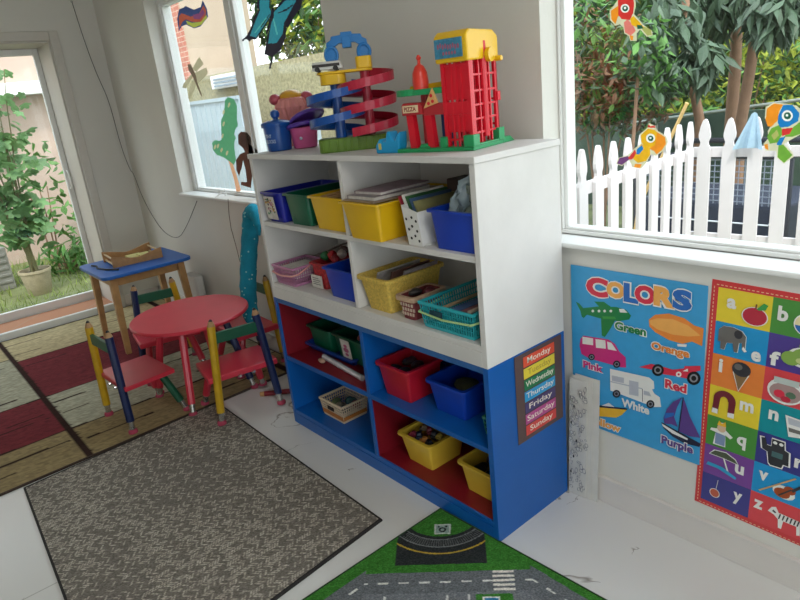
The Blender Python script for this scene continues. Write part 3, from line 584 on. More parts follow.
def stripes(u, v, x, y):
    A_side = y > -1.135; n = hsh(int(x*260), int(y*60)); n2 = hsh(int(x*420), int(y*14), 3)
    if -1.150 < y < -1.120 or (-1.156 < y < -1.113 and n > .88): c = brn_
    elif -.14 < y < -.10: c = brn_
    else:
        bl_ = [0, .57, 1.31, 1.82, 9] if A_side else [0, .48, 1.31-.0, 1.82, 9]
        cs = [crm, red_, wht_, tan_] if A_side else [crm, wht_, red_, tan_]
        if y < -1.9: cs = [tan_, crm, wht_, red_]
        i = sum(x > q for q in bl_[1:]); c = cs[i]; 
        if any(abs(x-q) < .006 for q in bl_[1:4]): c = brn_
        for xx, y0, y1, w in ((1.43, -1.11, -.955, .008), (1.60, -1.11, -.98, .006), (1.987, -1.10, -.8, .006), (.18, -1.11, -.9, .004), (.42, -1.11, -.95, .006), (.70, -1.1, -.66, .003), (.62, -1.9, -1.2, .006), (1.21, -1.9, -1.24, .006), (1.6, -2.2, -1.17, .004), (1.54, -2, -1.18, .003), (1.94, -1.9, -1.16, .008), (2.05, -2, -1.4, .004), (1.43, -.6, -.2, .007), (1.1, -.5, -.25, .006), (1.7, -.45, -.15, .006), (2.02, -.6, -.2, .006), (.3, -.6, -.3, .005)):
            if y0 < y < y1 and abs(x-xx) < w: c = brn_
    f = .86+.2*n+.1*n2; return tuple(min(1, q*f) for q in c)
e0, e1 = at(0, 496, 2, 0), at(195, 408, 2, 0); e2 = at(285, 374, 2, 0)
sx = lambda y: e1.x+(e1.x-e0.x)/(e1.y-e0.y)*(y-e1.y)
sl = (e2.x-e0.x)/(e2.y-e0.y)
rug_body('striped_rug', 'cream, tan and red patchwork rug with dark brown lines by the sliding door', [(.03, -2.5), (e0.x+sl*(-2.5-e0.y), -2.5), (e2.x, -.03), (.03, -.03)], .006, stripes, 230, 250, WEAVE, mat('brown binding', '3d2d25', .9, noise=.1))
gq = [at(27, 485, 2, 0), at(224, 406, 2, 0), at(381, 521, 2, 0), None]
gq = [gq[0], at(79+14, 628, 2, 0), gq[2], gq[1]]
gq = [Vector((2.212, -1.40, 0)), Vector((3.53, -1.47, 0)), at(381, 521, 2, 0), at(218, 404, 2, 0)]
def herring(u, v, x, y):
    cw_ = .021; rx, ry = x*.998+y*.06, y*.998-x*.06
    k = math.floor(rx/cw_); fx = rx/cw_-k; s = 1 if k % 2 else -1
    w = ry+s*fx*cw_*.8; row = math.floor(w/.0098); fr = w/.0098-row
    r = hsh(k, row); patch = .5+.5*math.sin(x*5.1+1.3*math.sin(y*4))*math.cos(y*6.3+x)
    lit = fr < .5 and .1 < fx < .92 and r < .30+.42*patch
    base = mixc(rgb('6c665f'), rgb('857e76'), hsh(int(x*400), int(y*400)))
    c = mixc(rgb('b3aa9c'), rgb('d8d0c2'), r) if lit else base
    return tuple(min(1, q*(.85+.3*hsh(int(x*700), int(y*700), 2))) for q in c)
rug_body('herringbone_rug', 'grey flat rug with a worn cream herringbone pattern and black edge', gq, .007, herring, 420, 250, mat('flat weave', 'ffffff', .95, attr='weave', bump=.4, bscale=700, noise=.04, nscale=300, spec=.1), mat('black binding', '201c1b', .8, noise=.1))
rc = Vector((3.556, -.397)); s2 = math.sqrt(2)
def road(u, v, x, y):
    dx, dy = x-rc.x, y-rc.y; r = math.hypot(dx, dy); s = (dx-dy)/s2; t_ = (dx+dy)/s2; n = hsh(int(x*500), int(y*500))
    g = mixc(rgb('2f6a28'), rgb('4c8a38'), n); g = mixc(g, rgb('2a5a20'), .3 if hsh(int(x*90), int(y*90)) > .7 else 0)
    asp = mixc(rgb('565a5e'), rgb('7a7d80'), n)
    c = g
    # branches of the road: diagonal in the middle, straight at both ends
    d = None
    if -.22 <= t_ <= .26: d = s-.329; al = t_
    elif t_ > .26: cy_ = rc.y-.329*s2+.26*s2*.5; c0 = (.329+.26)/s2; yb0 = rc.y-(.329-.26)/s2; d = -(y-yb0); al = x
    else: xb0 = rc.x+(.329-.22)/s2; d = x-xb0; al = y
    if d is not None and abs(d) < .04:
        c = asp
        if abs(d) < .0032 and (al*100) % 6 < 3: c = rgb('d8d8d2')
    if d is not None and d >= .04:
        c = mixc(rgb('62656a'), rgb('85888b'), n)
        q = s-.329
        if -.10 < t_ < -.02 and .075 < q < .30 : c = g
        if .10 < t_ < .20 and .05 < q < .18: c = g
        if (abs(t_+.155) < .003 or abs(t_-.02) < .003 or abs(t_-.08) < .003) and .05 < q < .14: c = rgb('d8d8d2')
        if math.hypot(t_+.09+.0, q-.075) < .012 or math.hypot(t_-.0, q-.085) < .010 and False: c = rgb('c8c8c4')
        if .118 < t_ < .165 and .06 < q < .11:
            c = rgb('2d7fae') if min(t_-.118, .165-t_, q-.06, .11-q) > .005 else rgb('e4e4de')
            if .006 < abs(t_-.141) < .013 and .073 < q < .09: c = rgb('1b2430')
        if x > 4.35 or y < -1.1: c = g if hsh(int(x*4), int(y*4)) > .5 else c
    if abs(t_-.18) < .030 and .29 < s < .37 and ((s-.29)*1000) % 17 < 9: c = rgb('e2ddd2')
    if r > .10 and s < .258 and abs(t_) < .137:
        if r > .135: c = mixc(rgb('232627'), rgb('3a3d3e'), n)
        if abs(r-.212) < .003: c = rgb('b79b3a')
        if abs(r-.15) < .002 or abs(r-.183) < .002: c = rgb('7c7f80')
        if .15 < r < .183 and (math.atan2(dy, dx)*160) % 7 < 2 : c = rgb('6d6f70')
    if abs(t_-.004) < .026 and abs(s-.100) < .024:
        c = rgb('c9cfcb')
        if abs(t_-.004) < .021 and abs(s-.1) < .019: c = rgb('8fa39c')
        if .006 < math.hypot(t_-.004, s-.103) < .012 or (abs(abs(t_-.004)-.012) < .003 and abs(s-.088) < .004): c = rgb('20262a')
    return tuple(min(1, q*(.86+.28*hsh(int(x*900), int(y*900), 5))) for q in c)
rug_body('road_play_rug', 'green play rug printed with grey roads and a zebra crossing', [(3.55, -1.5), (4.75, -1.5), (4.75, -.352), (3.55, -.397)], .006, road, 480, 440, mat('printed pile', 'ffffff', .95, attr='weave', bump=.5, bscale=600, noise=.04, nscale=300, spec=.1), mat('dark green edging', '24401f', .9, noise=.1), .004)

# ------------------------------------------------------------------ red table and pencil chairs
REDG = mat('red gloss paint', 'cc3044', .33, noise=.05, nscale=9, coat=.15)
YEL = mat('yellow pencil paint', 'c39a18', .4, noise=.1, nscale=25); NAV = mat('navy pencil paint', '13234f', .4, noise=.08, nscale=25)
GRN = mat('green pencil paint', '0d5238', .4, noise=.08, nscale=25); ERS = mat('rubbed pink eraser', 'a93e56', .8, noise=.1, nscale=40); FER = mat('worn ferrule', 'c9c7c2', .25, .9, noise=.15, nscale=60)
TIPW = mat('pencil tip wood', 'a9825a', .6, noise=.1, nscale=60)
def pencil(parent, foot, top, r, m, tip, zf=0, name='leg', label=None):
    foot, top = Vector(foot), Vector(top); d = (top-foot).normalized(); L_ = (top-foot).length
    P = lambda s: foot+d*s
    b = MB(); b.cone(P(.058), P(L_-(.03 if tip else 0)), r, r, 8)
    o = b.build(name, m, parent, local=True)
    if label: o['label'] = label
    b = MB(); b.cone(P(.014), P(.06), r*.74, r*.74, 12); b.cone(P(.02), P(.024), r*.8, r*.8, 12); b.cone(P(.05), P(.054), r*.8, r*.8, 12); b.build('ferrule', FER, o, local=True, smooth=True)
    b = MB(); b.lathe([(r*.75, 0), (r*1.12, .001), (r*1.15, .010), (r*.9, .018), (r*.6, .02)], foot, 16); b.build('eraser_foot', ERS, o, local=True, smooth=True)
    if tip:
        b = MB(); b.cone(P(L_-.03), P(L_-.008), r, r*.5, 8); b.build('tip', TIPW, o, local=True)
        b = MB(); b.cone(P(L_-.008), P(L_), r*.5, r*.25, 8); b.build('lead', BLACK, o, local=True)
    return o
tc = Vector((1.988, -.522, 0)); TR = .278; TH = .43
tb = thing('round_table', 'low round red wooden table on pencil shaped legs', 'table', tc)
b = MB(); b.lathe([(TR-.004, TH-.018), (TR, TH-.014), (TR, TH-.004), (TR-.004, TH)], (0, 0, 0), 72); b.build('table_top', REDG, tb, local=True, smooth=True)
b = MB(); b.cone((0, 0, TH-.05), (0, 0, TH-.018), .16, .18, 24); b.build('apron', REDG, tb, local=True)
a0 = math.atan2(-.154, .186)
for k, m in enumerate((REDG, NAV, REDG, REDG)):
    a = a0+k*PI/2; pencil(tb, (.242*math.cos(a), .242*math.sin(a), 0), (.155*math.cos(a), .155*math.sin(a), TH-.03), .018, m, False)

def chair(label, loc, rz, flm, frm, tx=.118, th=.022):
    t = thing('pencil_chair', label, 'chair', loc, rz, None)
    sh = .225
    b = MB(); pts = [(-.162, -.022), (.162, -.022), (.155, .215), (-.155, .215)]
    b.prism(pts, sh-th, sh); b.build('seat', REDG, t, local=True, bevel=.005)
    pencil(t, (-.143, -.028, 0), (-tx, -.018, .487), .0180, YEL, True, name='back_post', label='yellow pencil back post')
    pencil(t, (.143, -.028, 0), (tx, -.018, .487), .0180, NAV, True, name='back_post', label='navy pencil back post')
    b = MB(); b.box(-tx+.002, tx-.002, -.028, -.012, .375, .425); b.build('back_rail', GRN, t, local=True, bevel=.003)
    pencil(t, (-.148, .235, 0), (-.105, .165, sh-.018), .0180, flm, False); pencil(t, (.148, .235, 0), (.105, .165, sh-.018), .0180, frm, False)
    b = MB(); b.lathe([(.001, 0), (.009, .001), (.009, .005), (.004, .008)], (0, 0, 0), 10)
    for x in (-.02, .045): 
        q = MB(); q.cone((x, -.022, sh-.027), (x, -.03, sh-.027), .008, .006, 10); q.box(x-.008, x+.008, -.022, -.006, sh-.034, sh-.018); q.build('bolt', CHROME, t, local=True)
    return t
ch = chair('red seated pencil chair in front of the round table, nearest the sliding door', (1.972, -.918, .007), math.radians(4), REDG, GRN)
def dup2(loc, rz, label): return dup(ch2 if True else ch, loc, rz, label)
ch2 = chair('red seated pencil chair right of the round table, its back to the viewer', (2.375, -.482, .0075), math.radians(81), REDG, REDG, .098, .028)
ch3 = dup2((1.455, -.495, .007), math.radians(-101), 'red seated pencil chair behind the round table, before the blue topped table')
ch4 = dup2((1.85, -.092, .007), math.radians(178), 'red seated pencil chair by the wall, half hidden by the teal plush snake')

# ------------------------------------------------------------------ blue topped side table and what is on and under it
BT = mat('blue table laminate', '1c60b4', .42, noise=.07, nscale=14)
bx0, bx1, by0, by1, bz = .585, 1.115, -.655, -.115, .50
t = thing('side_table', 'square blue topped table with plain wooden legs beside the sliding door', 'table', ((bx0+bx1)/2, (by0+by1)/2, .007))
def rrect(x0, x1, y0, y1, r, n=6):
    out = []
    for cx, cy, a in ((x1-r, y1-r, 0), (x0+r, y1-r, PI/2), (x0+r, y0+r, PI), (x1-r, y0+r, 1.5*PI)):
        for i in range(n+1): out.append((cx+r*math.cos(a+PI/2*i/n), cy+r*math.sin(a+PI/2*i/n)))
    return out
b = MB(); b.prism(rrect(bx0, bx1, by0, by1, .05), bz-.02, bz); b.build('table_top', BT, t, bevel=.004)
ix0, ix1, iy0, iy1 = bx0+.045, bx1-.045, by0+.045, by1-.045
for x, dx in ((ix0, 1), (ix1, -1)):
    for y, dy in ((iy0, 1), (iy1, -1)):
        b = MB(); xs = sorted((x, x+dx*.042)); ys = sorted((y, y+dy*.042)); fx = sorted((x-dx*.012, x+dx*.018)); fy = sorted((y-dy*.012, y+dy*.018))
        b.frustum((*fx, *fy), (*xs, *ys), .007, bz-.02); b.build('leg', WOOD, t, bevel=.003)
for q in ((ix0+.043, ix1-.043, iy0+.008, iy0+.028), (ix0+.043, ix1-.043, iy1-.028, iy1-.008)):
    b = MB(); b.box(*q, bz-.075, bz-.0205); b.build('apron', WOOD, t, bevel=.002)
for q in ((ix0+.008, ix0+.028, iy0+.043, iy1-.043), (ix1-.028, ix1-.008, iy0+.043, iy1-.043)):
    b = MB(); b.box(*q, bz-.075, bz-.0205); b.build('apron', WOOD, t, bevel=.002)
# wooden tray with dowel ends
t = thing('wooden_tray', 'open wooden tray with curved sides and dowel ends on the blue topped table', 'tray', (.80, -.375, bz+.0005), math.radians(-4))
WD2 = mat('varnished wood', 'a5794c', .45, noise=.16, nscale=30)
for x in (-.125, .125):
    pr = [(-.15, .0)]+[(-.15+.3*i/12, .0) for i in range(1, 13)]+[(.15-.3*i/16, .048+.018*abs(math.cos(PI*i/16))**1.3*1.0-.012*math.sin(PI*i/16)) for i in range(17)]
    b = MB(); b.prism(pr, -.006, .006, f=lambda u, v, w, x=x: (x+w, u, v)); b.build('side_panel', WD2, t, local=True, bevel=.002)
for y in (-.135, .135):
    for z in (.012, .048):
        b = MB(); b.cone((-.119, y, z), (.119, y, z), .006, .006, 12); b.build('dowel', mat('pale dowel', 'cdb289', .5, noise=.08), t, local=True, smooth=True)
b = MB(); b.box(-.118, .118, -.128, .128, .003, .008); b.build('tray_bottom', WD2, t, local=True)
b = MB(); b.box(-.09, .02, -.02, .07, .009, .02); b.box(-.02, .06, .03, .1, .0205, .03)
o = b.build('picture_card', mat('pale yellow card', 'd8cf8a', .7, noise=.1), None, local=True); o.location = (.80, -.375, bz+.0005); tag(o, 'pale yellow cards lying inside the wooden tray', 'cards')
b = MB(); b.tube([(.705, -.6, bz+.006), (.76, -.585, bz+.007), (.82, -.60, bz+.006), (.92, -.575, bz+.006), (1.0, -.53, bz+.006)], .005, 8); tag(b.build('cable', BLACK, smooth=True), 'dark cord lying on the blue tabletop in front of the wooden tray', 'cord')
b = MB(); b.prism(rrect(.80, .98, -.085, -.02, .02), .008, .33); o = b.build('plastic_bin', mat('white plastic', 'dcdcd8', .4, noise=.03), bevel=.004); tag(o, 'tall plain white bin on the floor between the blue topped table and the wall', 'bin')

# ------------------------------------------------------------------ bins and baskets
def bin_box(name, label, cat, m, x0, x1, y0, y1, z, h, tp=.012, rim=.006, lip=.010, parent_parts=None, th=.003, rimm=None, group=None):
    """open tapered plastic box with a turned-out rim; x0..x1 and y0..y1 are the rim's outer size"""
    cx, cy = (x0+x1)/2, (y0+y1)/2; t = thing(name, label, cat, (cx, cy, z), 0, group)
    def R(d): return rrect(x0+d, x1-d, y0+d, y1-d, max(.004, .016-d*.3), 3)
    b = MB(); rings = [(R(lip+tp), .0), (R(lip), h-rim), (R(lip), h-.001), (R(lip+th), h-.001), (R(lip+tp+th), th)]
    n = len(rings[0][0]); vs = [(x, y, z+zz+.0004) for r, zz in rings for x, y in r]
    fs = [(k*n+i, k*n+(i+1) % n, (k+1)*n+(i+1) % n, (k+1)*n+i) for k in range(4) for i in range(n)]+[tuple(range(n-1, -1, -1)), tuple(range(4*n, 5*n))]
    b.add(vs, fs); b.build('body', m, t, smooth=True)
    b = MB(); rings = [(R(lip), h-rim), (R(.001), h-rim), (R(0), h-rim*.5), (R(.001), h+.001), (R(lip+th), h+.001), (R(lip+th), h-rim)]
    vs = [(x, y, z+zz+.0004) for r, zz in rings for x, y in r]; k_ = len(rings)
    fs = [(k*n+i, k*n+(i+1) % n, ((k+1) % k_)*n+(i+1) % n, ((k+1) % k_)*n+i) for k in range(k_) for i in range(n)]
    b.add(vs, fs); b.build('rim', rimm or m, t, smooth=True); return t
def basket(name, label, m, x0, x1, y0, y1, z, h, tp=.008, n=12, rows=4, hm=None, inner=None, rim=.010, cat='basket', group=None):
    """pierced plastic basket: lattice walls, solid rim and base"""
    cx, cy = (x0+x1)/2, (y0+y1)/2; t = thing(name, label, cat, (cx, cy, z), 0, group); b = MB(); T_ = .0022
    zb_, zt = z+.0004+.010, z+h-rim
    def ringpt(f, zz): d = tp*(1-(zz-z)/h); return x0+d, x1-d, y0+d, y1-d
    a = ringpt(0, z); c = ringpt(0, zb_); b.frustum(a, c, z+.0004, zb_)
    def band(za, zc):
        p, q = ringpt(0, za), ringpt(0, zc)
        for s in range(4):
            if s == 0: l, h_ = (p[0], p[1], p[2], p[2]+T_), (q[0], q[1], q[2], q[2]+T_)
            if s == 1: l, h_ = (p[0], p[1], p[3]-T_, p[3]), (q[0], q[1], q[3]-T_, q[3])
            if s == 2: l, h_ = (p[0], p[0]+T_, p[2]+T_, p[3]-T_), (q[0], q[0]+T_, q[2]+T_, q[3]-T_)
            if s == 3: l, h_ = (p[1]-T_, p[1], p[2]+T_, p[3]-T_), (q[1]-T_, q[1], q[2]+T_, q[3]-T_)
            b.frustum(l, h_, za, zc)
    nx = max(4, int((x1-x0)/.0105)); ny = max(4, int((y1-y0)/.0105)); hb = (zt-zb_)/rows
    for i in range(1, rows): zz = zb_+hb*i; band(zz-.0016, zz+.0016)
    p, q = ringpt(0, zb_), ringpt(0, zt); w = .0016
    for i in range(nx+1):
        f = i/nx; xa, xb = p[0]+(p[1]-p[0])*f, q[0]+(q[1]-q[0])*f
        for j, s in ((2, 1), (3, -1)):
            ya_, yb2 = p[j], q[j]; b.frustum((xa-w, xa+w, min(ya_, ya_+s*T_), max(ya_, ya_+s*T_)), (xb-w, xb+w, min(yb2, yb2+s*T_), max(yb2, yb2+s*T_)), zb_, zt)
    for i in range(1, ny):
        f = i/ny; ya_, yb2 = p[2]+(p[3]-p[2])*f, q[2]+(q[3]-q[2])*f
        for j, s in ((0, 1), (1, -1)):
            xa, xb = p[j], q[j]; b.frustum((min(xa, xa+s*T_), max(xa, xa+s*T_), ya_-w, ya_+w), (min(xb, xb+s*T_), max(xb, xb+s*T_), yb2-w, yb2+w), zb_, zt)
    b.build('body', m, t)
    b = MB(); o_ = .003
    for q4 in ((x0-o_, x1+o_, y0-o_, y0+.004), (x0-o_, x1+o_, y1-.004, y1+o_), (x0-o_, x0+.004, y0+.004, y1-.004), (x1-.004, x1+o_, y0+.004, y1-.004)): b.box(*q4, zt, z+h)
    b.build('rim', m, t, bevel=.002)
    if hm:
        yy = y0-.006; zz = z+h*.62; pts = [(x0+.0-.006, (y0+y1)/2, z+h*.8), (x0-.006, y0+.02, z+h*.64), (x0+.004, yy, zz), (cx, yy-.004, zz-.006), (x1-.004, yy, zz), (x1+.006, y0+.02, z+h*.64), (x1+.006, (y0+y1)/2, z+h*.95)]
        q = MB(); q.tube(pts, .0035, 8); q.build('handle', hm, t, smooth=True)
    if inner: pass
    return t
Bl, Gn, Ye, Rd = plastic('blue plastic', '0f3cae'), plastic('green plastic', '06583f'), plastic('yellow plastic', 'e0b211'), plastic('red plastic', 'b01528')
Ye2 = plastic('pale yellow plastic', 'dcb63c')
paper = mat('printed paper', 'cfc9c2', .7, noise=.12, nscale=60); paperb = mat('tan paper', 'a08a70', .7, noise=.1, nscale=40); dark = mat('dark card', '35302f', .6, noise=.2, nscale=30)
z = ZA+.0003
t = bin_box('storage_bin', 'dark blue plastic bin with a white patterned label, leftmost on the top shelf', 'bin', plastic('indigo plastic', '1a2396'), 2.634, 2.788, -.386, -.08, z, .115)
b = MB(); b.prism([(0, 0), (.078, 0), (.078, .090), (0, .090)], 0, .0008, f=lambda u, v, w: (2.666+u, -.376-w-v*.11, z+.012+v)); lb = b.build('label', paper, t)
inkc = [printed('pink ink', 'b5527a'), printed('green ink', '3f8a58'), printed('amber ink', 'c28f2e'), printed('black', '17171b')]
b = MB(); rnd = random.Random(5)
for i in range(44):
    u, v = rnd.uniform(.008, .068), rnd.uniform(.022, .080); s = rnd.uniform(.003, .007)
    b.prism(circ((u, v), s, 7, s*.7), 0, .0004, f=lambda u, v, w: (2.666+u, -.3770-w-v*.11, z+.012+v), m=rnd.randrange(4))
b.build('pattern', inkc, lb)
bin_box('storage_bin', 'dark green plastic bin between the blue and yellow bins on the top shelf', 'bin', Gn, 2.792, 2.966, -.380, -.09, z, .115)
bin_box('storage_bin', 'yellow plastic bin at the middle divider, left side of the top shelf', 'bin', Ye, 2.972, 3.190, -.384, -.11, z, .117)
b = MB(); b.frustum((3.02, 3.15, -.33, -.14), (3.03, 3.16, -.33, -.14), z+.06, z+.105); tag(b.build('paper_stack', paperb), 'tan paper stack inside the yellow bin left of the divider', 'papers')
for i, (x, a) in enumerate(((3.02, .3), (3.06, .5), (3.1, .2))):
    b = MB(); b.cone((x, -.35, z+.112), (x+.1*a+.02, -.2, z+.128+.004*i), .004, .004, 6); tag(b.build('wooden_stick', WOOD), 'thin wooden stick lying in the yellow bin left of the divider', 'stick', 'wooden sticks in the yellow bin')
t = bin_box('storage_bin', 'large yellow plastic bin filled with books, right of the middle divider', 'bin', Ye, 3.220, 3.425, -.424, -.055, z, .120, tp=.016)
b = MB(); b.box(3.236, 3.396, -.408, -.116, z+.122, z+.126); o = b.build('cardboard_sheet', paperb); tag(o, 'brown card lying on the rim of the large yellow bin', 'card')
for i, (x0, x1, y0, y1, z0, hh, m, lb) in enumerate(((3.245, 3.385, -.395, -.16, .1265, .012, mat('grey book cover', '8e8587', .5, noise=.08), 'grey covered book on the large yellow bin, lowest in its pile'), (3.25, 3.375, -.37, -.15, .139, .010, mat('mauve book cover', '8a7078', .5, noise=.15, nscale=30), 'mauve covered book topmost on the large yellow bin'))):
    t = thing('book', lb, 'book', ((x0+x1)/2, (y0+y1)/2, z+z0), math.radians(4*i)); hx, hy = (x1-x0)/2, (y1-y0)/2
    b = MB(); b.box(-hx, hx, -hy, hy, 0, .0012); b.box(-hx, hx, -hy, hy, hh-.0012, hh); b.box(-hx, -hx+.0015, -hy, hy, .0012, hh-.0012); b.build('cover', m, t, local=True)
    b = MB(); b.box(-hx+.002, hx-.003, -hy+.002, hy-.002, .0013, hh-.0013); b.build('pages', paper, t, local=True)
# spotted magazine box leaning to the left with papers
t = thing('magazine_box', 'white magazine box with black dots and papers, between yellow and blue bins', 'box', (3.545, -.26, z), 0); t.rotation_euler = (0, 0, 0)
b = MB(); wv = .045
def mb_pt(u, v, w): return (u-.012-.55*max(0, v)*.28*(1 if u < 0 else .9), w, v)
pr = [(-.03, 0), (.03, 0), (.03, .10), (-.032, .118)]
for y0, y1 in ((-.115, -.112), (.095, .098)): b.prism(pr, y0, y1, f=mb_pt)
b.prism([(-.03, 0), (-.027, 0), (-.029, .118), (-.032, .118)], -.112, .095, f=mb_pt); b.prism([(.027, 0), (.03, 0), (.03, .10), (.027, .10)], -.112, .095, f=mb_pt); b.box(-.027, .026, -.112, .095, .0004, .003)
mg_ = b.build('body', mat('white card', 'd8d6d2', .5, noise=.03), t, local=True)
b = MB()
for u, v in ((-.012, .022), (.006, .03), (.02, .016), (-.016, .048), (.0, .058), (.018, .045), (-.02, .078), (.004, .084), (.02, .074)): b.prism(circ((u, v), .0042, 10), -.1158, -.1152, f=mb_pt)
b.build('dots', BLACK, mg_, local=True)
for i, (c, lb, dx, hh) in enumerate((('8c1f2d', 'dark red folder leaning in the dotted magazine box', -.02, .135), ('cfcac2', 'white folder leaning in the dotted magazine box', -.008, .14), ('2f5a34', 'green folder leaning in the dotted magazine box', .004, .135), ('3f5878', 'slate blue folder leaning in the dotted magazine box', .016, .128), ('8f8a5c', 'olive folder leaning in the dotted magazine box', .028, .12))):
    b = MB(); b.prism([(3.528+dx, 0), (3.534+dx, 0), (3.500+dx-.02, hh), (3.494+dx-.02, hh)], -.36, -.19, f=lambda u, v, w, i=i: (u+.0, w+.004*i, z+.004+v)); tag(b.build('folder', mat('folder '+c, c, .5, noise=.1)), lb, 'folder')
t = bin_box('storage_bin', 'bright blue plastic bin stuffed with clear bags at the right end, top shelf', 'bin', Bl, 3.592, 3.779, -.385, -.14, z, .113, tp=.010)
PLAS = mat('clear plastic film', '8fa0a8', .18, noise=.25, nscale=18, spec=.8)
def crumple(name, c, r, seed, m, label, cat, sq=1, group=None):
    rnd = random.Random(seed); b = MB(); b.ell(c, r, 12, 8); nn = [Vector((rnd.uniform(-1, 1), rnd.uniform(-1, 1), rnd.uniform(-1, 1))).normalized() for _ in range(10)]
    C_ = Vector(c)
    for i, v in enumerate(b.v):
        d = (v-C_); dn = d.normalized(); k = 1
        for q in nn: k -= .28*max(0, dn.dot(q)-.55)
        b.v[i] = C_+d*k
    return tag(b.build(name, m), label, cat, group)
def bag(x0, x1, zt, lean, m, label, seed):
    rnd = random.Random(seed); b = MB(); nx, nz = 9, 12; F_ = []
    for side in (0, 1):
        vs = []
        for j in range(nz+1):
            f = j/nz
            for i in range(nx+1):
                g = i/nx; pf = 4*g*(1-g)*(1-f*.5)*.022+.003
                vs.append((x0+(x1-x0)*g+lean*f+rnd.uniform(-.004, .004), -.310+(pf if side else -pf)+.02*math.sin(g*9+f*7+seed)*.5+rnd.uniform(-.004, .004), z+.075+(zt-.075)*f*(1-.25*(1-g))+.004*math.sin(g*11)))
        b.add(vs, [(j*(nx+1)+i, j*(nx+1)+i+1, (j+1)*(nx+1)+i+1, (j+1)*(nx+1)+i) for j in range(nz) for i in range(nx)])
    b.flat = True; tag(b.build('plastic_bag', m, smooth=True), label, 'bag')
bag(3.615, 3.69, .215, .045, PLAS, 'crumpled bluish clear bag standing in the blue bin, left one', 1)
bag(3.69, 3.765, .20, .004, mat('greenish film', '7d8a80', .2, noise=.2, nscale=20, spec=.8), 'greenish clear bag against the right side of the blue bin', 2)
b = MB(); b.box(3.44, 3.60, -.14, -.055, z, z+.155); tag(b.build('cardboard_box', mat('dark brown card', '4a3a36', .7, noise=.15, nscale=20), bevel=.003), 'dark brown box at the back of the top shelf behind the magazine box', 'box')
def pile(x0, x1, y0, y1, zz, cols, where, nx=3, ny=2):
    k = 0; rnd = random.Random(int(x0*1000))
    for i in range(nx):
        for j in range(ny):
            w_, d_ = (x1-x0)/nx, (y1-y0)/ny; cn, ch_ = cols[k % len(cols)]; k += 1
            spot = ('left', 'middle', 'right')[min(2, int(i*3/nx))]+' '+('front', 'back')[min(1, j)]
            crumple('small_toy', (x0+w_*(i+.5), y0+d_*(j+.5), zz+rnd.uniform(-.004, .006)), (w_*.5, d_*.5, .016), rnd.randrange(999), mat('toy '+ch_, ch_, .45, noise=.15, nscale=40), cn+' toy at the '+spot+' of the '+where, 'toy')
# second row
z = ZB+.0003
PNK = plastic('pink basket plastic', 'b4799c'); SAL = plastic('salmon handle', 'd99a94')
basket('storage_basket', 'pink pierced basket with a salmon handle, left end of the middle shelf', PNK, 2.642, 2.795, -.383, -.22, z, .080, tp=.010, hm=SAL)
b = MB(); b.frustum((2.66, 2.782, -.36, -.24), (2.66, 2.782, -.36, -.24), z+.03, z+.066); tag(b.build('paper_stack', paper), 'white sheets inside the pink basket', 'papers')
b = MB(); b.prism([(2.70, .0), (2.703, .0), (2.88, .06), (2.877, .063)], -.215, -.14, f=lambda u, v, w: (u, w, z+.083+v)); tag(b.build('card', mat('grey card', '9a8f8c', .6)), 'grey card propped behind the pink basket', 'card')
t = bin_box('gift_box', 'red and white patterned box full of holiday trinkets on the middle shelf', 'box', mat('red speckled card', 'b02a30', .5, noise=.5, nscale=110), 2.835, 2.945, -.335, -.12, z, .10, tp=.004)
b = MB(); b.box(2.848, 2.918, -.3345, -.330, z+.004, z+.054); b.build('label', paper, t)
b = MB()
for i in range(4): b.box(2.858, 2.908-.01*(i % 2), -.3352, -.3344, z+.018+.008*i, z+.020+.008*i)
b.build('printed_lines', inkc[3], t)
rnd = random.Random(9)
for i, (x, y, zz, c, nm, lb) in enumerate(((2.865, -.27, .115, '1f6b3c', 'bauble', 'green bauble, leftmost in the red patterned box'), (2.90, -.26, .118, 'b3202c', 'bauble', 'red bauble in the middle of the red patterned box'), (2.93, -.23, .12, 'c9b9b0', 'bauble', 'silver bauble at the back of the red patterned box'), (2.94, -.275, .115, '9a2630', 'bauble', 'dark red bauble at the right front of the patterned box'), (2.90, -.2, .125, '6a4a44', 'bauble', 'brown bauble at the back of the patterned box'))):
    crumple(nm, (x, y, z+zz), (.022, .022, .02), 20+i, mat('bauble '+c, c, .3, noise=.15), lb, 'bauble')
bin_box('storage_bin', 'deep blue plastic bin left of the divider on the middle shelf', 'bin', Bl, 2.985, 3.185, -.375, -.12, z, .112)
WOV = mat('woven straw yellow', 'd0b050', .7, noise=.22, nscale=130, bump=.8, bscale=220)
bin_box('woven_basket', 'woven straw basket with papers, right of the divider on the middle shelf', 'basket', WOV, 3.216, 3.385, -.386, -.12, z, .120, tp=.018, rim=.012)
for i, (x0, lb, c) in enumerate(((3.25, 'pale magazine leaning in the woven straw basket', 'b9b2ae'), (3.30, 'brown magazine leaning in the woven straw basket', '6e4c44'), (3.34, 'grey magazine leaning in the woven straw basket, rightmost', '857c80'))):
    b = MB(); b.prism([(x0, .02), (x0+.006, .02), (x0+.05, .125+.004*i), (x0+.044, .127+.004*i)], -.34+.02*i, -.15, f=lambda u, v, w: (u-.012, w, z+v)); tag(b.build('magazine', mat('magazine '+c, c, .5, noise=.2, nscale=50)), lb, 'magazine')
t = bin_box('woven_basket', 'small maroon and cream checked basket on the middle shelf', 'basket', mat('maroon check', '7a3236', .7, noise=.12, nscale=60), 3.398, 3.490, -.374, -.22, z, .078, tp=.008, rim=.014, rimm=mat('cream rim', 'b99a80', .7, noise=.15, nscale=80))
b = MB()
for i in range(5):
    for j in range(3):
        x = 3.416+i*.0125+(.006 if j % 2 else 0); zz = z+.014+j*.016; yy = -.3582-.0018*j
        b.box(x, x+.007, yy-.0022, yy+.001, zz, zz+.010)
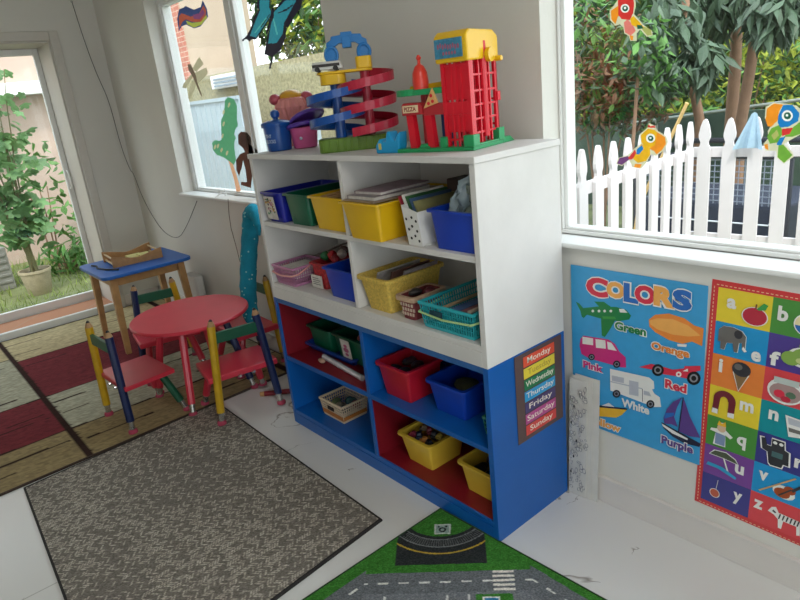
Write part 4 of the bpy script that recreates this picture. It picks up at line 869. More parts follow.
b.build('pattern', mat('cream weave', 'c9b3a0', .7), t)
crumple('small_toy', (3.43, -.31, z+.075), (.02, .03, .014), 31, dark, 'dark small toy in the checked basket', 'toy')
crumple('small_toy', (3.465, -.28, z+.078), (.018, .03, .014), 32, mat('wine red', '5a2228', .5, noise=.1), 'wine coloured small toy in the checked basket', 'toy')
TEAL = plastic('teal basket plastic', '2aa9b4'); LIME = plastic('pale lime plastic', 'a9c98c')
tbk = basket('storage_basket', 'teal pierced basket with a pale green handle, right end of the middle shelf', TEAL, 3.525, 3.748, -.380, -.08, z, .085, tp=.010, hm=LIME)
b = MB(); b.box(3.575, 3.625, -.3835, -.3795, z+.045, z+.065); b.build('grip_shade', mat('painted grip shade teal', '123c4a', .8), tbk)  # solid dark patch on the front, painting the shade inside a grip
for i, (x, c, lb) in enumerate(((3.58, 'b39a78', 'tan strip lying along the teal basket, leftmost'), (3.63, '3c5a8c', 'blue notebook in the teal basket'), (3.68, '7a4a52', 'maroon notebook in the teal basket'), (3.71, 'b0a090', 'pale ruler on the right side of the teal basket'))):
    b = MB(); w = .012 if i in (0, 3) else .034; b.frustum((x, x+w, -.36, -.10), (x, x+w, -.36, -.10), z+.058+.006*i, z+.064+.006*i); tag(b.build(('ruler', 'notebook', 'notebook', 'ruler')[i], mat('item '+c, c, .5, noise=.15)), lb, ('ruler', 'notebook', 'notebook', 'ruler')[i])
# blue cabinet, upper row
z = ZLr+.0002
t = bin_box('storage_bin', 'flat dark blue tray in the red lined compartment', 'tray', plastic('navy plastic', '12388c'), 2.636, 2.99, -.296, -.07, z, .03)
Gd = plastic('dark green plastic', '0b5a40')
bin_box('storage_bin', 'long dark green bin lying in the blue tray', 'bin', Gd, 2.646, 2.822, -.282, -.10, z+.0036, .105)
t = bin_box('storage_bin', 'dark green bin with a white pink lettered card, beside the cabinet divider', 'bin', Gd, 2.835, 3.092, -.282, -.10, z+.0036, .110)
b = MB(); b.prism([(0, 0), (.06, 0), (.06, .095), (0, .095)], 0, .001, f=lambda u, v, w: (2.905+u, -.2725-w-.11*v, z+.012+v)); lb = b.build('label', paper, t)
b = MB()
for u, v, s in ((.03, .05, .018), (.03, .03, .012), (.03, .068, .012)): b.prism(circ((u, v), s, 9, s*.6), 0, .0006, f=lambda u, v, w: (2.905+u, -.2737-w-.11*v, z+.012+v))
b.build('pattern', printed('pink ink', 'b5527a'), lb)
crumple('small_toy', (3.0, -.22, z+.112), (.035, .04, .018), 41, mat('rust toy', '8a4634', .5, noise=.2), 'rust coloured toy piled in the green bin by the divider', 'toy')
crumple('small_toy', (3.05, -.19, z+.118), (.03, .04, .018), 42, mat('dark red toy', '5c1420', .5, noise=.2), 'dark red toy behind the rust toy in the green bin', 'toy')
b = MB(); b.frustum((3.120, 3.150, -.32, -.20), (3.115, 3.150, -.325, -.20), z+.0, z+.10); tag(b.build('toy_box', plastic('toy yellow', 'c9a33a')), 'narrow yellow box wedged beside the divider in the red compartment', 'box')
b = MB(); b.cone((2.83, -.310, z+.012), (3.11, -.338, z+.012), .011, .011, 14); b.cone((2.81, -.308, z+.012), (2.83, -.310, z+.012), .0122, .011, 14); b.cone((2.93, -.320, z+.012), (2.94, -.321, z+.012), .0122, .0122, 14)
tag(b.build('toy_flute', mat('silver tube', 'c4c4cc', .25, .3, noise=.1), smooth=True), 'silver white toy flute lying along the edge of the red lined compartment', 'toy')
crumple('small_toy', (2.835, -.338, z+.012), (.022, .012, .011), 43, mat('tan toy', 'b08d78', .5, noise=.1), 'small tan toy beside the flute mouthpiece', 'toy')
z = ZL+.0003
t = bin_box('storage_bin', 'red plastic bin on the upper right shelf of the blue cabinet', 'bin', Rd, 3.228, 3.410, -.365, -.18, z, .124, tp=.014, rim=.010)
pile(3.252, 3.386, -.340, -.205, z+.088, (('black', '1c1a1c'), ('dark brown', '3a2a26'), ('charcoal', '2c2c30'), ('brown', '4c3630')), 'red bin')
t = bin_box('storage_bin', 'royal blue plastic bin right of the red bin in the blue cabinet', 'bin', plastic('royal blue plastic', '103fae'), 3.456, 3.640, -.335, -.12, z, .112, tp=.014, rim=.010)
crumple('small_toy', (3.56, -.24, z+.085), (.05, .05, .018), 44, mat('olive toy', '4c4a2c', .6, noise=.2), 'olive coloured toy inside the royal blue bin', 'toy')
basket('storage_basket', 'small green pierced basket at the right end inside the blue cabinet', plastic('soft green plastic', '3f8f6a'), 3.712, 3.772, -.33, -.19, z, .062, tp=.004, rows=3)
# blue cabinet, lower row
z = ZK+.0003
CRM = plastic('cream plastic', 'd9c2a4')
t = basket('storage_basket', 'cream pierced basket with an orange band, lower left of the blue cabinet', CRM, 2.765, 2.925, -.335, -.20, z, .082, tp=.008, rows=5)
b = MB(); b.box(2.771, 2.919, -.3300, -.3265, z+.012, z+.032); b.box(2.917, 2.9205, -.328, -.206, z+.012, z+.028); b.build('band', mat('orange band', 'b8702e', .6, noise=.1), t)
b = MB(); b.box(2.82, 2.862, -.3355, -.3315, z+.042, z+.058); b.build('grip_shade', mat('painted grip shade brown', '2a1a12', .8), t)  # dark block stands in for the shade within the handhold
for i, (x, y, c, lb) in enumerate(((2.80, -.28, '6f7f52', 'olive block in the cream basket'), (2.84, -.23, '3a5e5e', 'teal block at the back of the cream basket'), (2.89, -.235, '8c2a30', 'red block in the cream basket'), (2.885, -.295, '2a2c34', 'black block at the front right in the cream basket'), (2.85, -.29, '8a7f6a', 'beige block in the middle of the cream basket'))):
    crumple('toy_block', (x, y, z+.045), (.028, .028, .018), 50+i, mat('block '+c, c, .5, noise=.1), lb, 'toy')
z = ZKr+.0002
t = bin_box('storage_bin', 'yellow plastic bin of toy vehicles in the lower red compartment', 'bin', Ye2, 3.290, 3.470, -.35, -.15, z, .112, tp=.018, rim=.008)
rnd = random.Random(4); cs = ['8c2a44', '20304a', 'b9742c', '1c1c22', '6a5a48', '7a2030', '2c2c34', 'a08a3a', '40506a', '301c24']
nm_ = ['plum', 'navy', 'orange', 'black', 'brown', 'crimson', 'charcoal', 'mustard', 'slate', 'wine']
for i in range(10):
    x, y = 3.338+.028*(i % 4)+rnd.uniform(-.004, .004), -.300+.045*(i//4)+rnd.uniform(-.006, .006); t = thing('toy_car', nm_[i]+' toy car lying in the yellow bin of vehicles', 'toy', (x, y, z+.083+rnd.uniform(0, .01)), rnd.uniform(0, 3))
    b = MB(); b.frustum((-.022, .022, -.011, .011), (-.020, .020, -.010, .010), .004, .014); b.frustum((-.012, .014, -.009, .009), (-.007, .009, -.007, .007), .014, .023); b.build('body', mat('toy '+cs[i], cs[i], .35), t, local=True, bevel=.002)
    b = MB()
    for wx in (-.013, .013):
        for wy in (-.012, .009): b.cone((wx, wy, .005), (wx, wy+.003, .005), .005, .005, 10)
    b.build('wheels', BLACK, t, local=True)
t = bin_box('storage_bin', 'pale yellow plastic bin cut off by the cabinet side, lowest right', 'bin', Ye2, 3.582, 3.768, -.34, -.14, z, .108, tp=.014, rim=.008)
pile(3.606, 3.744, -.315, -.165, z+.066, (('black', '1c1a1c'), ('brown', '4c3630'), ('dark green', '24382c'), ('charcoal', '2c2c30')), 'lowest pale yellow bin')

# ------------------------------------------------------------------ toys on the bookcase
z = H+.0004
PB = plastic('toy blue', '0c4a98', .3); PR = plastic('toy red', 'b81f3c', .3); PY = plastic('toy yellow bright', 'e3b419', .3); PGr = plastic('toy olive green', '5c7d1c', .35); PT = plastic('toy teal', '1c96cc', .3); PG2 = plastic('toy leaf green', '22955a', .35)
c0 = at(276, 151, 2, z)
t = bk_ = thing('block_bucket', 'blue lidded bucket with a round knob at the left end of the white bookcase', 'bucket', (c0.x, c0.y+.02, z))
bk_.scale = (.95, .95, 1.12)
b = MB(); b.lathe([(.046, 0), (.049, .003), (.055, .082), (.052, .082), (.046, .004)], (0, 0, 0), 28); b.build('body', PB, t, local=True, smooth=True)
b = MB(); b.lathe([(.0605, .080), (.062, .083), (.062, .092), (.058, .096), (.026, .102), (.010, .104), (.010, .108), (.017, .113), (.0195, .122), (.016, .131), (.006, .136)], (0, 0, 0), 28); b.build('lid', PB, t, local=True, smooth=True)
def wrap_text(st, parent, R_, a_c, zc, w, h, m):
    me = text_mesh(st, .02); xs = [v.co.x for v in me.vertices]; ys = [v.co.y for v in me.vertices]; x0, x1, y0, y1 = min(xs), max(xs), min(ys), max(ys)
    for v in me.vertices:
        u = ((v.co.x-x0)/(x1-x0)-.5)*w; vv = ((v.co.y-y0)/(y1-y0)-.5)*h+zc; rr = R_+.0062*(vv/.082)+.0005; a = a_c+u/R_; v.co = Vector((rr*math.cos(a), rr*math.sin(a), vv))
    me.materials.clear(); me.materials.append(m); o = bpy.data.objects.new('lettering', me); COL.objects.link(o); o.parent = parent
wm = mat('grey white lettering', 'b9c4d6', .5)
wrap_text('TINY', t, .0492, -1.35, .052, .03, .012, wm); wrap_text('BLOCKS', t, .0492, -1.22, .034, .044, .012, wm)
# pink pot with open purple lid
c0 = at(303, 148, 2, z); c0 = Vector((c0.x, c0.y+.015, z))
t = thing('toy_pot', 'pink toy pot with an open purple lid on the white bookcase', 'toy', c0)
PK = plastic('toy pink', 'cf5a92', .35); PU = plastic('toy purple', '5a3a9c', .3); PKl = plastic('toy light pink', 'd98a86', .4)
b = MB(); b.lathe([(.040, 0), (.046, .004), (.053, .07), (.055, .078), (.051, .078), (.043, .006)], (0, 0, 0), 30); b.build('pot_body', PK, t, local=True, smooth=True)
b = MB(); ring = [(.060*math.cos(2*PI*i/28), .060*math.sin(2*PI*i/28), .084+.22*.060*math.cos(2*PI*i/28)) for i in range(28)]; b.tube(ring, .0085, 8, closed=True); b.build('pot_rim', PU, t, local=True, smooth=True)
b = MB(); ring = [(.02+.062*math.cos(2*PI*i/28), .01+.062*math.sin(2*PI*i/28), .112+.45*.062*math.cos(2*PI*i/28)) for i in range(28)]; b.tube(ring, .0075, 8, closed=True)
b.add([(.02+.062*math.cos(2*PI*i/28), .01+.062*math.sin(2*PI*i/28), .110+.45*.062*math.cos(2*PI*i/28)) for i in range(28)], [tuple(range(28))]); b.build('lid', PU, t, local=True, smooth=True)
b = MB(); b.ell((.043, -.044, .04), (.006, .006, .006)); b.build('stud', wm, t, local=True, smooth=True)
c1 = c0+Vector((-.165, .065, 0)); t = thing('toy_cupcake', 'pink ridged toy cupcake with two round ears and a yellow top, behind the pots', 'toy', c1); t.scale = (1.15, 1.15, 1.0)
b = MB(); n = 36; prof = [(.040, 0), (.046, .10), (.060, .155), (.050, .185), (.020, .2)]; vs = []
for r, zz in prof:
    for i in range(n): q = r*(1+.05*(1 if i % 2 else -1)); vs.append((q*math.cos(2*PI*i/n), q*math.sin(2*PI*i/n), zz))
b.add(vs, [(k*n+i, k*n+(i+1) % n, (k+1)*n+(i+1) % n, (k+1)*n+i) for k in range(4) for i in range(n)]+[tuple(range(n)), tuple(range(4*n, 5*n))]); b.build('body', PKl, t, local=True)
vd = Vector((CAM.x-c1.x, CAM.y-c1.y, 0)).normalized(); sd = Vector((-vd.y, vd.x, 0))
for s in (-1, 1): b = MB(); q = sd*(.055*s); b.ell((q.x, q.y, .188), (.022, .022, .022)); b.build('ear', plastic('toy rose', 'b8505f'), t, local=True, smooth=True)
b = MB(); b.ell((0, 0, .195), (.040, .040, .026)); b.build('yellow_top', plastic('toy amber', 'd9a02c'), t, local=True, smooth=True)

# spiral ramp marble tower
def ramp(b, c, r0, r1, z0, z1, turns, a0, n=60, wall=.012, th=.002, m=0):
    vs = []; k = 8
    for i in range(n+1):
        f = i/n; a = a0+2*PI*turns*f; zz = z0+(z1-z0)*f
        prof = [(r0, 0), (r0, wall), (r0+th, wall), (r0+th, th), (r1-th, th), (r1-th, wall), (r1, wall), (r1, 0)]
        for r, h in prof: vs.append((c[0]+r*math.cos(a), c[1]+r*math.sin(a), zz+h))
    fs = [(i*k+j, i*k+(j+1) % k, (i+1)*k+(j+1) % k, (i+1)*k+j) for i in range(n) for j in range(k)]+[tuple(range(k-1, -1, -1)), tuple(range(n*k, n*k+k))]
    b.add(vs, fs, m)
bl_c = at(336, 149, 2, z); rd_c = at(368, 150, 2, z)
cm = at(344, 151, 2, z); t = thing('ramp_tower', 'spiral toy car ramp with blue and red slides, olive base and yellow deck', 'toy', (cm.x, cm.y+.045, z)); org = wloc(t)
TS = 1.27
vx = Vector((RR.x, RR.y, 0)).normalized(); vy = Vector((-vx.y, vx.x, 0))   # the toy is turned to face into the room
t.rotation_euler = (0, 0, math.atan2(vx.y, vx.x)); t.scale = (TS*.95, TS*.95, TS*.99)
b = MB(); b.prism(rrect(-.095, .095, -.045, .045, .02), 0, .035); 
for i in range(9): b.box(-.085+.02*i, -.078+.02*i, -.0475, -.044, .003, .032)
b.build('base', PGr, t, local=True, bevel=.003)
b = MB(); b.cone((-.032, 0, .035), (-.032, 0, .175), .016, .014, 16); b.build('post', PB, t, local=True, smooth=True)
b = MB(); b.cone((.052, 0, .035), (.052, 0, .200), .013, .013, 16); b.build('post', PR, t, local=True, smooth=True)
b = MB(); ramp(b, (-.036, 0), .014, .080, .037, .160, 2.1, PI*.1, 90, .020); b.build('slide', PB, t, local=True)
b = MB(); ramp(b, (.052, 0), .013, .080, .036, .184, 2.6, PI*1.3, 100, .022); b.build('slide', PR, t, local=True)
b = MB(); b.prism(rrect(-.078, .075, -.03, .03, .025), .196, .203); b.prism(rrect(-.070, .0, -.029, .029, .02), .170, .196); b.prism(rrect(.032, .075, -.026, .03, .01), .203, .232); b.build('deck', PY, t, local=True, bevel=.002)
b = MB()
for x in (-.030, .058): b.tube([(x+.017*math.cos(2*PI*i/20)*.95, -.012, .242+.019*math.sin(2*PI*i/20)) for i in range(20)], .0045, 8, closed=True); b.cone((x, -.012, .242), (x, .016, .242), .0175, .0175, 18)
b.prism([(-.042, .25), (-.040, .272), (-.028, .278), (-.026, .286), (.0, .288), (.0, .294), (.03, .294), (.03, .288), (.054, .286), (.056, .278), (.068, .272), (.070, .25), (.050, .258), (.036, .268), (-.008, .268), (-.024, .258)], -.013, .013, f=lambda u, v, w: (u, w, v))
b.box(.002, .026, -.018, .018, .256, .284); b.build('arch', plastic('toy sky blue', '1a70b4', .3), t, local=True, bevel=.0015)
wc = Matrix.Rotation(t.rotation_euler.z, 3, 'Z') @ (Vector((-.050*.95, -.012, .2035*.99))*TS)+org
t = thing('toy_car', 'grey and white toy bus parked on the yellow deck of the ramp tower', 'toy', wc, math.atan2(vx.y, vx.x)); t.scale = (1.7, 1.5, 1.6)
b = MB(); b.frustum((-.026, .034, -.014, .014), (-.024, .030, -.012, .012), .003, .019); b.build('body', mat('toy bus grey', 'c9c7c2', .4, noise=.1), t, local=True, bevel=.003)
b = MB(); b.box(-.024, .028, -.0146, .0146, .009, .0145); b.build('windows', dark, t, local=True)
b = MB()
for x in (-.015, .02): b.cone((x, -.015, .005), (x, .015, .005), .005, .005, 12)
b.build('wheels', BLACK, t, local=True)

# garage play set
GA = math.radians(12)
t = thing('garage_playset', 'red and yellow toy garage tower with lift shaft, pizza stand and green base', 'toy', (3.706, -.285, z)); t.rotation_euler = (0, 0, GA); org = wloc(t); gR = Matrix.Rotation(GA, 3, 'Z')
RB = plastic('toy signal red', 'cf1228', .28)
def lattice_y(b, x0, x1, yl, z0, z1, th, bars, rungs, w=.006):
    b.box(x0, x0+.012, yl, yl+th, z0, z1); b.box(x1-.012, x1, yl, yl+th, z0, z1)
    for f in bars: xx = x0+(x1-x0)*f; b.box(xx-w/2, xx+w/2, yl, yl+th*.8, z0, z1)
    for g in rungs: zz = z0+(z1-z0)*g; b.box(x0+.012, x1-.012, yl+.001, yl+th*.7, zz-w/2, zz+w/2)
def lattice_x(b, y0, y1, xl, z0, z1, th, bars, rungs, w=.006):
    b.box(xl-th, xl, y0, y0+.014, z0, z1); b.box(xl-th, xl, y1-.014, y1, z0, z1)
    for f in bars: yy = y0+(y1-y0)*f; b.box(xl-th*.8, xl, yy-w/2, yy+w/2, z0, z1)
    for g in rungs: zz = z0+(z1-z0)*g; b.box(xl-th*.7, xl-.001, y0+.014, y1-.014, zz-w/2, zz+w/2)
TX0, TX1, TY0, TY1, ZT = -.096, -.006, .010, .158, .240
b = MB(); lattice_y(b, TX0, TX1, TY0, .012, ZT, .008, (.33, .5, .67), (.08, .36, .93)); b.box(TX0+.012, TX1-.012, TY0+.003, TY0+.008, .135, .225); b.box(TX0+.002, TX1-.012, TY0+.0005, TY0+.008, .098, .130); b.box(TX0+.012, TX1-.012, TY0+.004, TY0+.006, .05, .1)
lattice_x(b, TY0+.008, TY1, TX1, .012, ZT, .008, (.3, .7), (.14, .30, .46, .62, .80)); lattice_x(b, TY0+.008, TY1, TX0+.008, .012, ZT, .008, (.5,), (.3, .6, .9)); b.cone((TX1-.004, .088, .030), (TX1-.004, .088, ZT+.038), .011, .011, 12)
b.box(TX0+.03, TX1-.02, .07, .11, .012, ZT); lattice_y(b, TX0, TX1, TY1-.008, .012, ZT, .008, (.3, .6), (.2, .5, .8)); b.box(TX1-.002, TX1+.006, TY1-.012, TY1+.004, .12, .145); b.build('tower', RB, t, local=True, bevel=.001)
pr = [(TY0-.010, ZT-.010), (TY0-.012, ZT+.055), (TY0+.006, ZT+.068), (TY1-.02, ZT+.066), (TY1+.006, ZT+.050), (TY1+.006, ZT-.006)]
b = MB(); b.prism(pr, TX0-.008, TX1+.005, f=lambda u, v, w: (w, u, v)); cap = b.build('tower_cap', PY, t, local=True, bevel=.005)
b = MB(); b.box(TX0-.002, TX1-.008, TY0-.0165, TY0-.0121, ZT+.002, ZT+.050); sc_ = b.build('screen', mat('screen print blue', '3c7f9c', .4, noise=.25, nscale=90), t, local=True)
b = MB(); rnd = random.Random(8)
for i in range(9): u = TX0+.010+i*.0078; b.prism(circ((u, ZT+.033-.0006*i+rnd.uniform(-.002, .002)), .0030, 7, .007), 0, .0005, f=lambda u, v, w: (u, TY0-.0172-w, v))
for i in range(5): u = TX0+.026+i*.009; b.prism(circ((u, ZT+.014), .0032, 7, .005), 0, .0005, f=lambda u, v, w: (u, TY0-.0172-w, v))
b.build('print', printed('faded pink print', '9c5a72'), sc_, local=True)
b = MB(); b.cone((TX1+.007, .100, ZT+.002), (TX1+.020, .100, ZT+.002), .019, .019, 18); b.cone((TX1+.016, .124, ZT-.010), (TX1+.036, .124, ZT-.010), .008, .007, 10); b.box(TX1+.009, TX1+.016, .098, .122, ZT-.012, ZT+.0); b.build('crank', PY, t, local=True, bevel=.001)
b = MB(); b.box(-.262, .0, .0, .165, 0, .011)
b.box(-.030, .003, -.003, .03, .011, .042); b.box(-.018, .003, TY1-.02, TY1+.012, .011, .046); b.box(TX0-.012, TX0+.008, .0, .02, .011, .040); b.frustum((-.03, .0, .165, .235), (-.02, -.004, .172, .215), 0, .016); b.frustum((-.19, -.15, .01, .06), (-.185, -.155, .014, .055), .011, .022)
b.box(-.012, .002, .03, .14, .011, .016); b.build('base', PG2, t, local=True, bevel=.002)
b = MB(); b.prism(circ((-.222, .050), .050, 24, .044), .156, .174); b.box(-.222, TX0, .012, .09, .156, .172); b.build('deck', PG2, t, local=True, bevel=.002)
b = MB(); b.prism([(-.235, .172), (-.12, .172), (TX0, .215), (TX0, .222), (-.125, .186), (-.23, .182)], .05, .085, f=lambda u, v, w: (u, w, v)); b.build('slide', PY, t, local=True, bevel=.001)
for x in (-.213, -.150):
    b = MB(); b.frustum((x-.008, x+.016, .012, .034), (x-.014, x+.010, .012, .032), .011, .105); b.build('stand_leg', RB, t, local=True, bevel=.0015)
b = MB(); b.prism([(-.235, .104), (-.235, .132), (-.228, .138), (-.172, .136), (-.165, .128), (-.165, .104)], .004, .04, f=lambda u, v, w: (u, w, v)); b.prism([(-.164, .100), (-.164, .122), (-.12, .132), (TX0, .130), (TX0, .100)], .010, .04, f=lambda u, v, w: (u, w, v)); b.box(-.19, -.172, .04, .07, .011, .156); b.build('stand_top', plastic('toy brick red', 'b02a30', .35), t, local=True, bevel=.002)
b = MB(); b.box(-.228, -.176, .0005, .0039, .111, .131); sg = b.build('sign', mat('cream sign', 'e0c9a2', .5), t, local=True)
me_o = put_text('PIZZA', sg, 0, 0, .042, .012, printed('sign red', '8c1a1a'), 0, .03); me_o.rotation_euler = (PI/2, 0, 0); me_o.location = (-.202, .0001, .121)
b = MB(); b.prism([(-.156, .120), (-.108, .132), (-.124, .172)], .003, .0085, f=lambda u, v, w: (u, w, v)); pz = b.build('pizza_slice', mat('toy crust', 'd8a86a', .5), t, local=True)
b = MB()
for u, v in ((-.138, .132), (-.124, .137), (-.128, .152)): b.prism(circ((u, v), .0048, 8), .0018, .0029, f=lambda u, v, w: (u, w, v))
b.build('topping', RB, pz, local=True)
b = MB(); b.lathe([(.021, .172), (.023, .19), (.021, .215), (.013, .232), (.005, .238), (.004, .248), (.008, .254), (.003, .262)], (-.178, .030, 0), 18); b.build('bottle_roof', plastic('toy tomato', 'd83a2c', .3), t, local=True, smooth=True)
b = MB(); b.box(-.135, TX0-.002, .055, .062, .012, .10); b.build('panel', plastic('toy deep blue', '1b4f8c', .4), t, local=True)
b = MB(); b.box(-.122, -.106, .0525, .0549, .025, .075); b.build('panel_print', mat('pale print', 'b8b2c0', .5), t, local=True)
q = gR @ Vector((-.296, .020, 0))+org
t = thing('toy_boat', 'bright blue wavy toy piece between the ramp tower and the garage', 'toy', (q.x, q.y, z), GA)
pr = [(-.048, 0), (.036, 0), (.042, .02), (.046, .062), (.034, .050), (.026, .036), (.016, .040), (.010, .062), (-.002, .064), (-.010, .036), (-.022, .032), (-.032, .044), (-.05, .022)]
b = MB(); b.prism(pr, -.018, .022, f=lambda u, v, w: (u, w, v+.0)); b.build('body', PT, t, local=True, bevel=.004)
b = MB(); b.box(-.036, -.026, -.0195, -.0181, .012, .030); b.build('marking', plastic('toy pale yellow', 'cdbb63'), t, local=True)

# ------------------------------------------------------------------ plush snake, cords
SNK = mat('teal plush', '168ba6', .95, noise=.12, nscale=30, bump=.8, bscale=200)
t = thing('plush_snake', 'long teal plush snake with pale spots hanging beside the white bookcase', 'toy', (1.9, -.09, .12))
pts = [(2.07, -.125, .73), (2.06, -.12, .78), (2.03, -.105, .825), (1.985, -.095, .845), (1.95, -.092, .82), (1.94, -.10, .76), (1.925, -.12, .66), (1.925, -.145, .56), (1.93, -.17, .46), (1.935, -.185, .37), (1.94, -.192, .31), (1.945, -.192, .275), (1.945, -.192, .25)]
rs = [.004, .018, .030, .037, .042, .044, .043, .043, .043, .042, .040, .034, .012]
pts2 = []; rs2 = []
for i in range(len(pts)-1):
    for k in range(5):
        f = k/5; p = Vector(pts[i])*(1-f)+Vector(pts[i+1])*f; pts2.append(p); rs2.append((rs[i]*(1-f)+rs[i+1]*f)*(1+.035*math.sin((i*5+k)*1.6)))
pts2.append(Vector(pts[-1])); rs2.append(rs[-1])
SNK_SHIFT = Vector((0, 0, 0))
b = MB(); b.tube([p+SNK_SHIFT for p in pts2], rs2, 16); rnd = random.Random(11)
for i in range(110):
    k = rnd.randrange(12, len(pts2)-4); a = rnd.uniform(0, 2*PI); r = rs2[k]*1.0; p = pts2[k]; b.ell((p.x+r*math.cos(a), p.y+r*math.sin(a), p.z), (.0045, .0045, .0045), 6, 4, 1)
b.build('body', [SNK, mat('pale plush spot', '9fd0cf', .9)], t, smooth=True)
b = MB(); p0 = at(72, 2, 0, .02); q = [tuple(at(px, py, 0, .012)) for px, py in ((72, 2), (84, 40), (97, 75), (109, 100))]+[(.018, -.045, 1.17), (.03, -.022, .98)]+[tuple(at(px, py, 1, -.02)) for px, py in ((133, 172), (141, 194))]
for px, py in ((150, 212), (163, 232), (178, 240), (187, 226), (197, 201)): w = at(px, py, 1, -.02); q.append((w.x, -.02, w.z))
for _ in range(2):
    r = [q[0]]
    for i in range(len(q)-1): A_, B_ = Vector(q[i]), Vector(q[i+1]); r += [A_*.75+B_*.25, A_*.25+B_*.75]
    q = r+[q[-1]]
b.tube(q, .0022, 6); o = b.build('cable', mat('grey cable', '4c4a48', .6), smooth=True); tag(o, 'thin dark cable hanging in a loop down the corner to the left window sill', 'cable')
b = MB(); b.lathe([(.0, -.006), (.008, -.004), (.008, .004), (0, .006)], (.011, p0.y, p0.z+.003), 10); tag(b.build('wall_hook', CHROME), 'small metal hook holding the thin cable high on the door wall', 'hook')
b = MB(); q = [at(px, py, 1, -.034) for px, py in ((228, 199), (229, 214), (231, 228), (236, 246), (240, 262))]; b.tube(q, .0018, 6); tag(b.build('cable', mat('brown cable', '6c5a50', .6), smooth=True), 'short thin cable dangling from the sill beside the plush snake', 'cable')
b = MB(); w = at(230, 193, 2, SILL+.012); q = [Vector((w.x+.03*math.cos(i*.9)*(1-.04*i), .03+.02*math.sin(i*.9), SILL+.008+.002*i)) for i in range(16)]; q += [Vector((w.x+.02, .0, SILL+.02)), Vector((w.x+.03, -.03, SILL+.008))]; b.tube(q, .003, 6); tag(b.build('cable', mat('white cable', 'dedcd8', .5), smooth=True), 'white cable bundle lying on the left window sill', 'cable')
b = MB(); w = at(268, 393, 2, 0.01); b.cone((2.275, -.352, .013), (2.365, -.24, .013), .0125, .0125, 10); rod = tag(b.build('toy_rod', REDP, smooth=True), 'red rod with a wooden end lying on the floor beside the blue cabinet', 'toy'); b = MB(); b.cone((2.262, -.368, .0131), (2.275, -.352, .0131), .0115, .0125, 10); b.build('rod_end', WOOD, rod)

# ------------------------------------------------------------------ outdoors
GRASS = mat('garden soil and grass', '6a7048', .95, noise=.3, nscale=5)
b = MB(); b.box(-14, -WL, -9, 14, -.30, -.22); b.box(-WL, -WT, WT, 14, -.30, -.22); b.box(-WT, 14, WT, 14, -.30, -.04-.18); struct(b.build('ground', GRASS))
LEAFM = mat('garden leaf', '5f8a45', .6, trans=.35, island=.45, noise=.1); LEAFD = mat('dark leaf', '35572e', .55, trans=.25, island=.5, noise=.1); LEAFB = mat('bluish leaf', '465a44', .5, trans=.2, island=.3, noise=.1); LEAFY = mat('yellow green leaf', 'a0a93a', .6, trans=.45, island=.4, noise=.1)
LEAFR = mat('reddish leaf', '7b5a40', .6, trans=.3, island=.4, noise=.1); BARK = mat('brown bark', '8a6a55', .9, noise=.15, nscale=14, bump=.6, bscale=30)
def leaf(b, p, L_, w, rnd, droop=.5, m=0):
    a = rnd.uniform(0, 2*PI); el = rnd.uniform(-.9, .5)-droop*.5; d = Vector((math.cos(a)*math.cos(el), math.sin(a)*math.cos(el), math.sin(el)))
    s = d.cross(Vector((0, 0, 1))).normalized(); s = (s+Vector((0, 0, rnd.uniform(-.7, .7)))).normalized(); n = d.cross(s).normalized()*(w*.25); p = Vector(p)
    q = p+d*L_*.5-Vector((0, 0, droop*L_*.04)); e = p+d*L_-Vector((0, 0, droop*L_*.25))
    b.add([p, p+d*L_*.28+s*w*.42+n, q+s*w*.45+n, e, q-s*w*.45+n, p+d*L_*.28-s*w*.42+n, q], [(0, 1, 2, 6), (6, 2, 3), (6, 3, 4), (0, 6, 4, 5)], m)
def cloud(n, boxes, L_, w, seed, droop=.5, nm=1):
    rnd = random.Random(seed); b = MB(); b.flat = True
    for i in range(n):
        c, r = boxes[i % len(boxes)]
        while True:
            u = Vector((rnd.uniform(-1, 1), rnd.uniform(-1, 1), rnd.uniform(-1, 1)))
            if u.length < 1: break
        if u.length < .5: u = u*1.6
        k = rnd.uniform(.7, 1.25); leaf(b, (c[0]+u.x*r[0], c[1]+u.y*r[1], c[2]+u.z*r[2]), L_*k, w*k, rnd, droop, rnd.randrange(nm))
    return b
def lobed(b, p, R_, rnd, yaw=None, pitch=None):
    """a lobed fig-like leaf"""
    a = rnd.uniform(0, 2*PI) if yaw is None else yaw; n = Vector((math.cos(a)*.6, math.sin(a)*.6, rnd.uniform(.3, 1))).normalized(); s = n.orthogonal().normalized(); c = n.cross(s); vs = [Vector(p)]; k = 20; ph = rnd.uniform(0, 6)
    for i in range(k):
        t_ = 2*PI*i/k; r = R_*(.62+.38*abs(math.cos(2.5*t_)))*(1-.12*math.sin(10*t_)); vs.append(Vector(p)+s*(r*math.cos(t_+ph))+c*(r*math.sin(t_+ph))-n*(r*r/R_*.25))
    b.add(vs, [(0, 1+i, 1+(i+1) % k) for i in range(k)])
